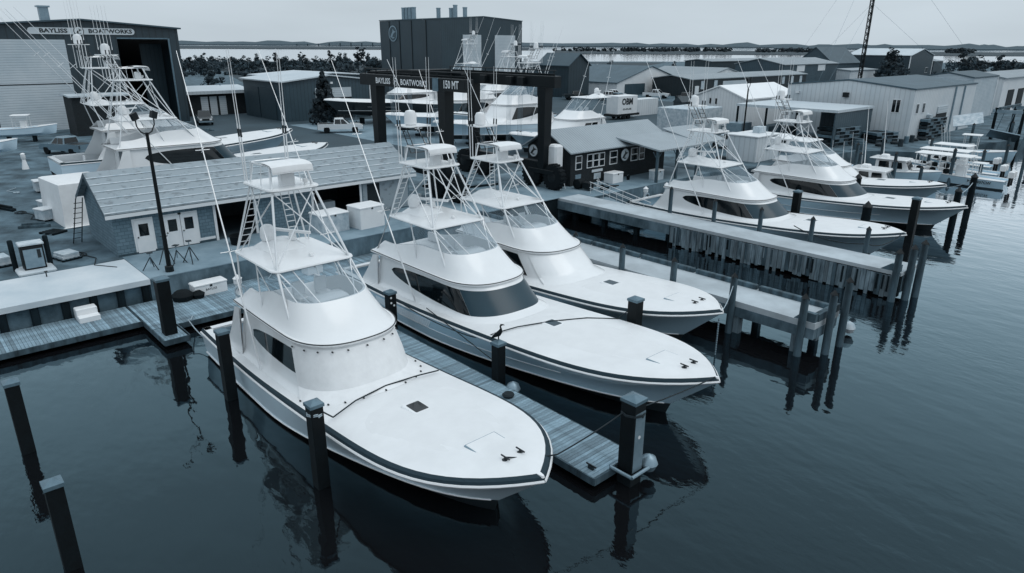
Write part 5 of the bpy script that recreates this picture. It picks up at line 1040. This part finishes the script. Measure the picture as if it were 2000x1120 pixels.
cabin_boat('white cabin boat with dark windscreen left of the canopy skiff', -30.5, 75.8, R(3), 9.2, True)
def canopy_skiff(label, x, y, rz, L, num=True):
    t = thing('canopy_skiff', label, 'boat', (x, y, 0), rz, SG); skiff_hull(t, L, 1.35, 1.0, 'hull_pale', .1)
    MB().bbox(L * .30, L * .78, -1.15, 1.15, 2.75, 2.83, .04).build('canopy', 'canvas', t)
    for sx in (.32, .55, .76):
        for sg in (1, -1): MB().tube([(L * sx, sg * 1.05, .9), (L * sx, sg * 1.05, 2.75)], .035, 5).build('canopy_pole', 'alu', t)
    MB().bbox(L * .34, L * .42, -.45, .45, .8, 1.9, .06).build('console', 'gelcoat', t); MB().bbox(L * .18, L * .3, -.6, .6, 2.25, 2.32, .04).build('t_top', 'canvas', t)
    for sg in (1, -1): MB().tube([(L * .24, sg * .5, .8), (L * .24, sg * .5, 2.25)], .035, 5).build('top_pole', 'alu', t)
    for k in range(5): MB().lathe([(.02, -.28), (.26, -.2), (.3, 0), (.26, .2), (.02, .28)], (L * (.5 + .06 * k), .3 * (-1) ** k, 1.15), 10).build('net_float', 'plastic_white' if k % 2 else 'rubber', t, True)
    for yy in (-.4, .4): outboard(t, 0, yy, .9)
    if num: text('NC 8907CW', .36, 'sign_dark', t, (2.0, 1.33, .62), (R(90), 0, R(180)), bold=.008)
canopy_skiff('long open skiff with white canopy and twin outboards at the right', -16.6, 79.6, R(180), 10.5)
canopy_skiff('second canopy skiff lying beyond the first one', -18.2, 83.4, R(180), 9.5, False)
t = thing('console_boat', 'open console boat with small white top, bow to the right edge', 'boat', (-28.8, 97.2, 0), R(8), SG); skiff_hull(t, 8.6, 1.3, 1.15, 'hull_pale', .1)
MB().bbox(3.6, 4.3, -.35, .35, .9, 2.0, .06).build('console', 'gelcoat', t); MB().bbox(2.9, 4.9, -.9, .9, 3.0, 3.08, .04).build('t_top', 'canvas', t)
for sx in (3.2, 4.6):
    for sg in (1, -1): MB().tube([(sx, sg * .6, .9), (sx, sg * .75, 3.0)], .03, 5).build('top_pole', 'alu', t)
for k in range(4): MB().tube([(1.2 + k * .2, -.8 + k * .5, 1.0), (.6 + k * .2, -.8 + k * .5, 4.0)], .02, 4).build('rod', 'alu_white', t)
outboard(t, 0, 0, 1.1)
canopy_skiff('small skiff with pale canopy tied behind the canopy skiffs', -20.0, 88.2, R(178), 7.5, False)
# trap stacks and clutter along the right quay
def trap_stack(label, x, y, nx, nz, rz):
    t = thing('trap_stack', label, 'traps', (x, y, G), rz, 'stacks of wire traps')
    for i in range(nx):
        for k in range(nz):
            MB().bbox(i * .95, i * .95 + .85, 0, 2.6, .15 + k * .42, .15 + k * .42 + .3, .03).build('trap', ['rust_dark', 'timber_dark', 'grey_metal'][(i + k) % 3], t)
    for k in range(nz + 1): MB().box(-.05, nx * .95, -.08, -.03, .08 + k * .42, .13 + k * .42).build('rail', 'galv', t)
trap_stack('stack of dark wire traps in front of the carport', -35.6, 84.6, 5, 5, R(80)); trap_stack('tall stack of wire traps against the pale warehouse', -30.9, 100.5, 6, 6, R(85)); trap_stack('low stack of traps on the right quay edge', -33.5, 91.5, 4, 3, R(70))
hr = thing('boat_hoist', 'timber and steel boat hoist with tilted ramp panels at the right edge', 'hoist', (-25.5, 108, 0))
for x, y in ((0, 0), (6, 0), (0, 9), (6, 9), (3, 0), (3, 9)): MB().lathe([(.2, -1.5), (.18, 5.6)], (x, y, 0), 8).build('post', 'timber_dark', hr, True)
for y in (0, 9): MB().box(-.4, 6.4, y - .15, y + .15, 5.0, 5.4).build('cross_beam', 'galv', hr)
for x in (.4, 5.6): MB().box(x - .15, x + .15, -.4, 9.4, 5.42, 5.7).build('top_beam', 'timber_grey', hr)
for k, (c_, a) in enumerate((((-1.6, -5.2, 4.3), 35), ((2.2, -4.0, 2.6), -30))): b = MB(); b.obox(c_, (1.6, 1.1, .06), Matrix.Rotation(R(a), 3, 'X') @ Matrix.Rotation(R(20), 3, 'Z')); b.build('ramp_panel', 'galv' if k else 'white_worn', hr)
for k in range(6): MB().tube([(k * 1.1, 0, .5), (k * 1.1 + .9, 0, 5)], .05, 5).build('brace', 'grey_metal', hr)
rd = random.Random(5); cnt = {}
for i in range(26):
    x = -34 + rd.uniform(-5, 4); y = 66 + i * 1.7; x -= max(0, (y - 84) * -.05); h = rd.uniform(.4, 1.5); w_ = rd.uniform(.4, 1.0); x = -35.6 - rd.uniform(0, 4) if y < 84 else -30.5 - rd.uniform(0, 4)
    k = rd.choice(['barrel', 'box', 'coil'])
    if k == 'barrel': o = MB().lathe([(.29, 0), (.3, .3), (.28, .45), (.3, .6), (.29, .88), (.05, .9)], n=10).build('barrel', rd.choice(['rust_dark', 'plastic_white', 'grey_metal']), None, True)
    elif k == 'box': o = MB().bbox(-w_, w_, -.4, .4, 0, h, .04).bbox(-w_ * .8, w_ * .6, -.3, .35, h + .004, h + .25, .03).build('gear_box', rd.choice(['timber_dark', 'white_worn', 'timber_grey', 'dark_metal']))
    else: o = MB().lathe([(.2, 0), (.5, .02), (.55, .15), (.5, .3), (.2, .32)], n=12).build('rope_coil', 'rope_dark', None, True)
    cnt[k] = cnt.get(k, 0) + 1; o.location = (x, y, G); tag(o, ORD[cnt[k] - 1] + {'barrel': ' drum', 'box': ' work box', 'coil': ' coiled rope pile'}[k] + ' along the right quay, counted from the tank hut', {'barrel': 'drum', 'box': 'box', 'coil': 'rope'}[k], 'clutter along the right quay')
# ---------------------------------------------------------------- quay furniture
def light_pole(label, x, y, h, rz=0):
    t = thing('light_pole', label, 'light pole', (x, y, G), rz); MB().tube([(0, 0, 0), (0, 0, h)], .12, 8, .075).build('mast', 'pile_black', t, True); MB().lathe([(.22, 0), (.22, .3), (.15, .34)], n=10).build('foot', 'dark_metal', t)
    for sg in (1, -1):
        MB().tube([(0, 0, h - .1), (0, sg * .3, h + .05), (0, sg * .48, h + .35), (0, sg * .5, h + .7)], .035, 6).build('arm', 'dark_metal', t, True); b = MB(); b.obox((0, sg * .52, h + .82), (.10, .15, .17), Matrix.Rotation(R(sg * -20), 3, 'X')); b.build('floodlight', 'dark_metal', t)
light_pole('tall black light pole with twin floodlights standing before the quay shed', -37.75, 10.1, 7.2, R(20)); light_pole('black light pole with twin floodlights behind the office porch', -39.6, 70.4, 7.2, R(10))
def dock_box(name, label, x, y, z, sx, sy, h, rz, m='plastic_white', txt=None, cat='box'):
    t = thing(name, label, cat, (x, y, z), rz); MB().bbox(-sx, sx, -sy, sy, 0, h, .03).build('bin', m, t); MB().bbox(-sx - .03, sx + .03, -sy - .03, sy + .03, h + .004, h + .1, .04).build('lid', 'plastic_white', t); MB().box(sx, sx + .03, -.06, .06, h - .1, h + .02).build('latch', 'black_trim', t)
    if txt: text(txt, .17, 'sign_dark', t, (sx + .004, 0, h * .55), FX)
    return t
dock_box('dock_box', 'long white dock box with dark lettering below the quay wall', -36.4, 11.5, .46, .38, .85, .55, R(2), txt='BAYLISS')
t = thing('dock_steps', 'white two-tread dock steps on the left plank dock', 'steps', (-36.4, 5.8, .46)); MB().bbox(-.55, 0, -.45, .45, 0, .55, .03).build('upper_tread', 'plastic_white', t); MB().bbox(.004, .45, -.45, .45, 0, .27, .03).build('lower_tread', 'plastic_white', t)
dock_box('ice_bin', 'white insulated bin with rust streaks by the quay shed opening', -39.9, 20.6, G, .75, 1.0, 1.15, R(4), 'white_worn', cat='bin'); dock_box('ice_bin', 'tall white insulated bin right of the streaked one', -39.4, 23.0, G, .75, .95, 1.35, R(4), 'plastic_white', cat='bin')
dock_box('ice_bin', 'white bin on the office patio under the windows', -38.6, 47.4, G, .5, .75, .8, R(3), 'plastic_white', cat='bin'); dock_box('ice_bin', 'white bin under the office porch', -36.9, 51.3, G, .4, .6, .8, R(3), 'white_worn', cat='bin')
dock_box('dock_box', 'small white dock box with dark dome behind the second yacht stern', -35.9, 17.2, .46, .35, .5, .5, R(5))
tag(MB().lathe([(.5, 0), (.56, .5), (.6, .55), (.52, .55), (.48, .06)], (-40.6, 15.0, G), 14).build('tub', 'rubber', None, True), 'black tub on the patio by the shed doors', 'tub')
for i, (x, y) in enumerate(((-38.7, 9.5), (-38.9, 10.9), (-38.6, 11.5), (-39.3, 10.5))):
    t = thing('jack_stand', ['leftmost loose jack stand near the light pole foot', 'loose jack stand right behind the light pole', 'rightmost loose jack stand near the light pole', 'tall loose jack stand leaning behind the light pole'][i], 'stand', (x, y, G + .012), R(40 * i), 'loose jack stands by the light pole'); hh = (.9, 1.0, 1.2, 1.5)[i]
    for a in (30, 150, 270): MB().tube([(0, 0, hh * .75), (.45 * math.cos(R(a)), .45 * math.sin(R(a)), 0)], .028, 5).build('leg', 'rust_dark', t)
    MB().tube([(0, 0, .3), (0, 0, hh)], .028, 6).build('screw', 'galv', t); MB().box(-.14, .14, -.14, .14, hh, hh + .04).build('pad', 'rust_dark', t)
def pedestal(label, x, y, z, m='plastic_white'):
    t = thing('power_pedestal', label, 'pedestal', (x, y, z), group='white power pedestals'); MB().lathe([(.22, 0), (.15, .5), (.13, .8), (.2, .86), (.2, 1.08), (.12, 1.14)], n=10).build('body', m, t, True); MB().lathe([(.24, 1.14), (.1, 1.26), (.03, 1.34)], n=10).build('cap', m, t, True); MB().box(.14, .2, -.08, .08, .55, .75).build('socket', 'black_trim', t)
    h_ = MB()
    for k in range(3): h_.tube([(.2 + .0 * k, .28 * math.cos(a_ / 12 * 6.283), .45 + .04 * k + .28 * math.sin(a_ / 12 * 6.283)) for a_ in range(13)], .03, 5)
    h_.build('hose_coil', 'rope_pale', t)
pedestal('white power pedestal with coiled hose at the nearest yacht stern', -34.3, 12.3, .46); pedestal('white pedestal with hose on the dock left of the office patio pair', -34.9, 47.2, .46); pedestal('white lighthouse-shaped pedestal on the dock below the office porch', -34.8, 50.0, .46)
tag(MB().lathe([(.5, 0), (.55, .25), (.35, .45), (.1, .5)], (-36.2, 10.1, .46), 9).lathe([(.3, 0), (.35, .2), (.1, .4)], (-36.0, 10.8, .46), 8).build('net_bag', 'rubber', None, True), 'black bundled net bags left of the dock box', 'bag')
t = thing('step_ladder', 'dark ladder leaning on the gable end of the quay shed', 'ladder', (-47.2, 8.3, G))
for yy in (-.22, .22): MB().tube([(0, yy - .5, 0), (0.2, yy * .8, 2.7)], .03, 5).build('rail', 'timber_dark', t)
for k in range(8): MB().tube([(.02 * k, -.7 + .055 * k, .3 + k * .3), (.02 * k, -.28 + .055 * k, .3 + k * .3)], .02, 4).build('rung', 'timber_dark', t)
# office patio things
t = thing('covered_console', 'grey fabric-covered post box with white steps at the office corner', 'cover', (-40.3, 41.7, G)); MB().bbox(-.55, .55, -.5, .5, 1.1, 3.6, .15).build('cover', 'canvas', t); MB().box(-.3, .3, -.3, .3, 0, 1.1).build('stem', 'timber_dark', t)
for sg in (-.3, .3): MB().tube([(1.0, sg, 0), (.5, sg, 1.5)], .03, 5).build('step_rail', 'alu', t)
for k in range(4): MB().tube([(.92 - k * .12, -.3, .25 + k * .35), (.92 - k * .12, .3, .25 + k * .35)], .025, 5).build('step', 'alu', t)
t = thing('water_pump', 'dark engine pump with hose reel on the office patio', 'pump', (-38.5, 42.9, G)); MB().lathe([(.3, -.45), (.42, -.4), (.42, .4), (.3, .45)], (0, 0, .45), 14, 'y').build('reel', 'rubber', t, True); MB().bbox(.5, 1.3, -.3, .3, .15, .7, .05).build('engine', 'dark_metal', t); MB().tube([(.4, 0, .3), (1.8, 1.2, .35), (2.2, 2.4, .3)], .06, 6).build('pipe', 'dark_metal', t)
t = thing('hand_cart', 'two-wheeled cart standing on the office patio edge', 'cart', (-36.9, 44.2, G)); 
for yy in (-.3, .3): MB().lathe([(.12, -.05), (.24, -.04), (.24, .04), (.12, .05)], (0, yy, .24), 14, 'y').build('wheel', 'rubber', t, True)
MB().box(-.5, .4, -.25, .25, .3, .38).build('bed', 'grey_metal', t); MB().tube([(-.5, -.2, .35), (-.8, 0, .95), (-.5, .2, .35)], .025, 5).build('handle', 'alu', t)
t = thing('gangway', 'aluminium gangway with railings sloping down beside the upper pier', 'gangway', (-36.6, 42.0, 0), R(6)); 
MB().add([(0, 0, 1.62), (5.2, 0, .55), (5.2, .9, .55), (0, .9, 1.62), (0, 0, 1.5), (5.2, 0, .43), (5.2, .9, .43), (0, .9, 1.5)], [(0, 1, 2, 3), (7, 6, 5, 4), (0, 4, 5, 1), (3, 2, 6, 7), (1, 5, 6, 2), (0, 3, 7, 4)]).build('ramp', 'galv', t)
for yy in (0, .9):
    for zz in (.5, .95): MB().tube([(0, yy, 1.62 + zz), (5.2, yy, .55 + zz)], .025, 5).build('handrail', 'alu', t)
    for k in range(5): x_ = .1 + k * 1.25; MB().tube([(x_, yy, 1.62 - x_ * .206), (x_, yy, 2.57 - x_ * .206)], .022, 5).build('stanchion', 'alu', t)
# buoys and fenders
for x, y, z, r_, lab in ((-11.6, 32.4, .35, .3, 'white round buoy hanging at the lower pier end'), (-10.95, 15.95, .5, .3, 'grey round fender behind the finger dock end pile'), (-17.7, 16.3, .35, .3, 'grey round fender on the finger dock edge')):
    tag(MB().lathe([(.02, -r_), (r_ * .7, -r_ * .7), (r_, 0), (r_ * .72, r_ * .7), (r_ * .3, r_ * .95), (.03, r_ + .02)], (x, y, z), 12).build('buoy', 'galv' if lab[0] == 'g' else 'white_worn', None, True), lab, 'buoy')
tag(MB().lathe([(.06, 0), (.2, .02), (.24, .1), (.18, .16), (.05, .12)], (-17.2, 15.6, .46), 10).build('rope_coil', 'rope_dark', None, True), 'dark rope heap on the finger dock beside the bird piling', 'rope')
t = thing('dock_cleat', 'dark cleat at the outer corner of the finger dock', 'cleat', (-12.0, 14.4, .455)); MB().box(-.1, .1, -.05, .05, 0, .1).build('foot', 'black_trim', t); MB().tube([(-.2, 0, .12), (.2, 0, .12)], .03, 6).build('horn', 'black_trim', t)
# cormorant on the piling
t = thing('cormorant', 'dark cormorant perched on the short piling by the finger dock', 'bird', (-18.55, 16.3, 2.16), R(35))
B_ = MB(); sp = [((-.30, 0, .02), .02), ((-.16, 0, .14), .07), ((0, 0, .24), .105), ((.08, 0, .36), .085), ((.10, 0, .47), .04), ((.07, 0, .56), .032), ((.11, 0, .63), .042), ((.17, 0, .64), .026), ((.25, 0, .63), .008)]
rings = []
for i, (p, r_) in enumerate(sp):
    p = Vector(p); d_ = (Vector(sp[min(i + 1, 8)][0]) - Vector(sp[max(i - 1, 0)][0])).normalized(); u_ = Vector((0, 1, 0)); v_ = d_.cross(u_); rings.append([p + r_ * (math.cos(a * math.pi / 4) * u_ + math.sin(a * math.pi / 4) * v_) for a in range(8)])
B_.loft(rings, closed=True, caps=True); B_.build('body', 'rubber', t, True)
for yy in (-.05, .05): MB().tube([(.0, yy, 0), (.0, yy, .16)], .015, 5).build('leg', 'rubber', t)
# ---------------------------------------------------------------- mooring lines
def line(label, pts, r=.022, m='rope_dark', sag=0):
    P_ = [Vector(p) for p in pts]; out_ = []
    for a, b in zip(P_[:-1], P_[1:]):
        for k in range(8): q = k / 8; p = a.lerp(b, q); p.z -= sag * 4 * q * (1 - q); out_.append(p)
    out_.append(P_[-1]); tag(MB().tube(out_, r, 6).build('mooring_line', m, None, True), label, 'rope', 'mooring lines')
line('dark line across the nearest yacht foredeck from the roped piling', [(-17.45, 8.2, 2.55), (-18.2, 8.95, 1.72), (-18.6, 10, 1.77), (-18.8, 11.3, 1.80), (-18.75, 12.6, 1.77), (-18.7, 13.5, 1.70)], .025)
line('dark bow line from the nearest yacht to the tall finger dock pile', [(-12.15, 10.95, 2.3), (-11.5, 12.3, 2.12), (-11.35, 15.0, 2.5)], .022, sag=.05)
line('dark bow line from the second yacht to the tall finger dock pile', [(-11.1, 19.7, 2.2), (-11.25, 15.6, 2.45)], .022, sag=.05)
line('dark line lying across the second yacht foredeck', [(-20.0, 17.35, 1.66), (-19.7, 18.4, 1.76), (-19.1, 19.8, 1.82), (-18.4, 21.3, 1.78), (-17.5, 22.3, 1.74), (-16.95, 22.7, 2.4)], .025)
line('slack dark line drooping along the second yacht side', [(-20.0, 17.3, 1.66), (-21.5, 16.95, 1.25), (-26.1, 16.5, 1.7)], .022, sag=.15)
line('dark spring line from the second yacht side to the bird piling', [(-24.6, 17.2, 1.5), (-18.6, 16.5, .9)], .022)
line('drooping dark line between posts beside the masked yacht', [(-20.0, 43.3, 1.9), (-14.75, 41.6, 2.1), (-14.2, 45.5, 2.1)], .03, sag=.35)
line('pale line from the third yacht bow to the lower pier post', [(-14.8, 26.2, 1.9), (-15.5, 28.2, 2.4)], .02, 'rope_pale', sag=.2)
line('upper pale mooring line to the outer right piling', [(-18.2, 65.2, 1.8), (-15.8, 65.0, 2.9)], .03, 'rope_pale', sag=.2); line('lower pale mooring line to the right piling', [(-18.3, 64.8, 1.7), (-15.5, 60.4, 2.4), (-15.8, 65.0, 2.7)], .03, 'rope_pale', sag=.25)
line('pale stern line curling from the plank dock to the nearest yacht', [(-33.4, 9.6, .5), (-32.0, 9.0, .9), (-30.4, 9.1, .5), (-29.7, 9.3, 1.0)], .025, 'rope_pale', sag=.1)
line('pale rope turns on the piling beside the nearest yacht', [(-17.45 + .24 * math.cos(a), 8.0 + .24 * math.sin(a), 2.5 + a * .008) for a in [i * .785 for i in range(17)]], .022, 'rope_pale')
line('rope turns round the tall finger dock pile', [(-11.2 + .36 * math.cos(a), 15.3 + .36 * math.sin(a), 2.42 + a * .006) for a in [i * .785 for i in range(17)]], .025, 'rope_dark')
for i, (x, y, z) in enumerate(((-12.2, 10.9, 2.2), (-12.35, 19.9, 2.16), (-15.6, 25.6, 2.15), (-15.3, 45.7, 2.15))):
    o = MB().lathe([(.05, 0), (.14, .0), (.16, .03), (.12, .06), (.05, .04)], (x, y, z - .06), 10).build('rope_coil', 'rope_dark', None, True); tag(o, 'dark rope coil at the bow of the ' + ['nearest yacht', 'second yacht', 'third yacht', 'yacht behind the board-faced pier'][i], 'rope', 'bow rope coils')
t = thing('chain', 'pale chain hanging from the third yacht bow', 'chain', (-14.55, 25.6, 0))
for k in range(16): MB().lathe([(.03, -.05), (.045, 0), (.03, .05)], (0, 0, 1.7 - k * .11), 6).build('link', 'galv', t)

# ---------------------------------------------------------------- loose yard gear
def baulk(label, x, y, L_, rz, m='timber_dark', n=2):
    t = thing('timber_baulk', label, 'timber', (x, y, G + .02), R(rz), 'loose timbers in the yard')
    for k in range(n): MB().bbox(-L_ / 2 + .1 * k, L_ / 2 - .15 * k, -.16 + .2 * k, 0 + .2 * k, 0, .16, .015).build('beam', m, t)
    if n > 1: MB().bbox(-L_ / 2.6, L_ / 3, -.05, .13, .165, .3, .015).build('beam', m, t)
baulk('stacked dark timbers on the gravel left of the wrapped load', -60.5, 6.0, 2.4, 20); baulk('pale timbers lying beside the nearest ice crate', -53.2, 6.6, 1.8, 70, 'timber_grey')
baulk('dark timbers under the lift beside the near left wheel', -46.5, 33.8, 2.6, 10); baulk('grey timbers in the middle of the lift runway', -49.5, 36.0, 2.2, -25, 'timber_grey'); baulk('single dark beam across the lift runway', -44.6, 37.4, 3.0, 80, 'timber_dark', 1)
baulk('dark beams behind the far lift wheel', -55.5, 39.5, 2.8, 30); baulk('timber stack near the black pickup', -99, 33.5, 3, 85, 'timber_grey'); baulk('pale plank pile by the boat shed bay', -108, 31.5, 3, 20, 'timber_pale')
def hose(label, x, y, r_, m='rope_dark', seed=1):
    rd = random.Random(seed); pts = []
    for k in range(26): a = k * .55; q = r_ * (1 - k / 40) ; pts.append((q * math.cos(a) + rd.uniform(-.05, .05), q * math.sin(a) * .8, .03 + .012 * (k % 3)))
    pts += [(r_ + .8, .6, .03), (r_ + 2.2, .2, .03), (r_ + 3.4, 1.0, .03)] if seed % 2 else [(-r_ - .9, -.5, .03), (-r_ - 2.0, .3, .03)]
    o = MB().tube(pts, .028, 5).build('hose', m, None, True); o.location = (x, y, G + .016); tag(o, label, 'hose', 'hoses on the ground')
hose('dark hose coil on the gravel by the shed corner', -44.2, 7.2, .55, seed=1); hose('dark hose snaking between the ice crates', -58.5, 6.6, .5, seed=3); hose('pale hose on the gravel near the far ice crate', -66.8, 7.6, .3, 'rope_pale', 4); hose('dark hose lying on the lift runway', -45.8, 35.4, .7, seed=2); hose('dark hose on the office patio by the pump', -37.4, 45.6, .5, seed=6); hose('pale hose on the wide plank dock', -35.0, 15.2, .4, 'rope_pale', 8); bpy.data.objects['hose.005'].location.z = .48
for i, (x, y, lab) in enumerate(((-41.4, 17.2, 'white bucket by the shed opening'), (-40.9, 26.2, 'white bucket near the unclad shed end'), (-38.2, 26.8, 'dark bucket at the patio end'), (-44.0, 30.5, 'white bucket beside the lift runway'), (-38.4, 49.2, 'dark bucket beside the patio bin'), (-77.5, 12.6, 'white bucket left of the yard cockpit'))):
    t = thing('bucket', lab, 'bucket', (x, y, G + .016), 0, 'buckets'); MB().lathe([(.13, 0), (.17, .36), (.18, .37), (.15, .36), (.12, .03)], n=10).build('pail', 'rubber' if 'dark' in lab else 'plastic_white', t, True); MB().tube([(0, -.17, .34), (0, 0, .48), (0, .17, .34)], .01, 4).build('handle', 'galv', t)
def step_stool(label, x, y, rz):
    t = thing('boarding_stairs', label, 'stairs', (x, y, G), R(rz), 'boarding stairs beside yard yachts')
    for k in range(6): MB().box(-.4, .4, k * .28, k * .28 + .26, .3 * (k + 1) - .05, .3 * (k + 1)).build('tread', 'alu', t)
    for sx in (-.42, .42): MB().tube([(sx, -.1, 0), (sx, 1.7, 1.85)], .03, 5).build('stringer', 'alu', t); MB().tube([(sx, -.1, .95), (sx, 1.7, 2.8)], .022, 5).build('handrail', 'alu', t)
    MB().tube([(-.4, 1.7, 0), (-.4, 1.7, 1.85)], .03, 5).build('leg', 'alu', t); MB().tube([(.4, 1.7, 0), (.4, 1.7, 1.85)], .03, 5).build('leg', 'alu', t)
step_stool('aluminium boarding stairs at the left yard yacht transom', -66.5, 10.6, -30); step_stool('aluminium boarding stairs right of the domed cabin yacht', -61.5, 62, 60)
for i, (x, y, a) in enumerate(((-106, 116, 60), (-101, 121, 75), (-96, 118, 80), (-88, 131, 95), (-104, 126, 70))): pickup(['dark pickup left of the parked row before the white workshop', 'white pickup second in the parked row', 'silver pickup third in the parked row', 'black pickup at the end of the parked row', 'white pickup tucked behind the parked row'][i], x, y, R(a), ['car_black', 'car_white', 'car_silver', 'car_black', 'car_white'][i])
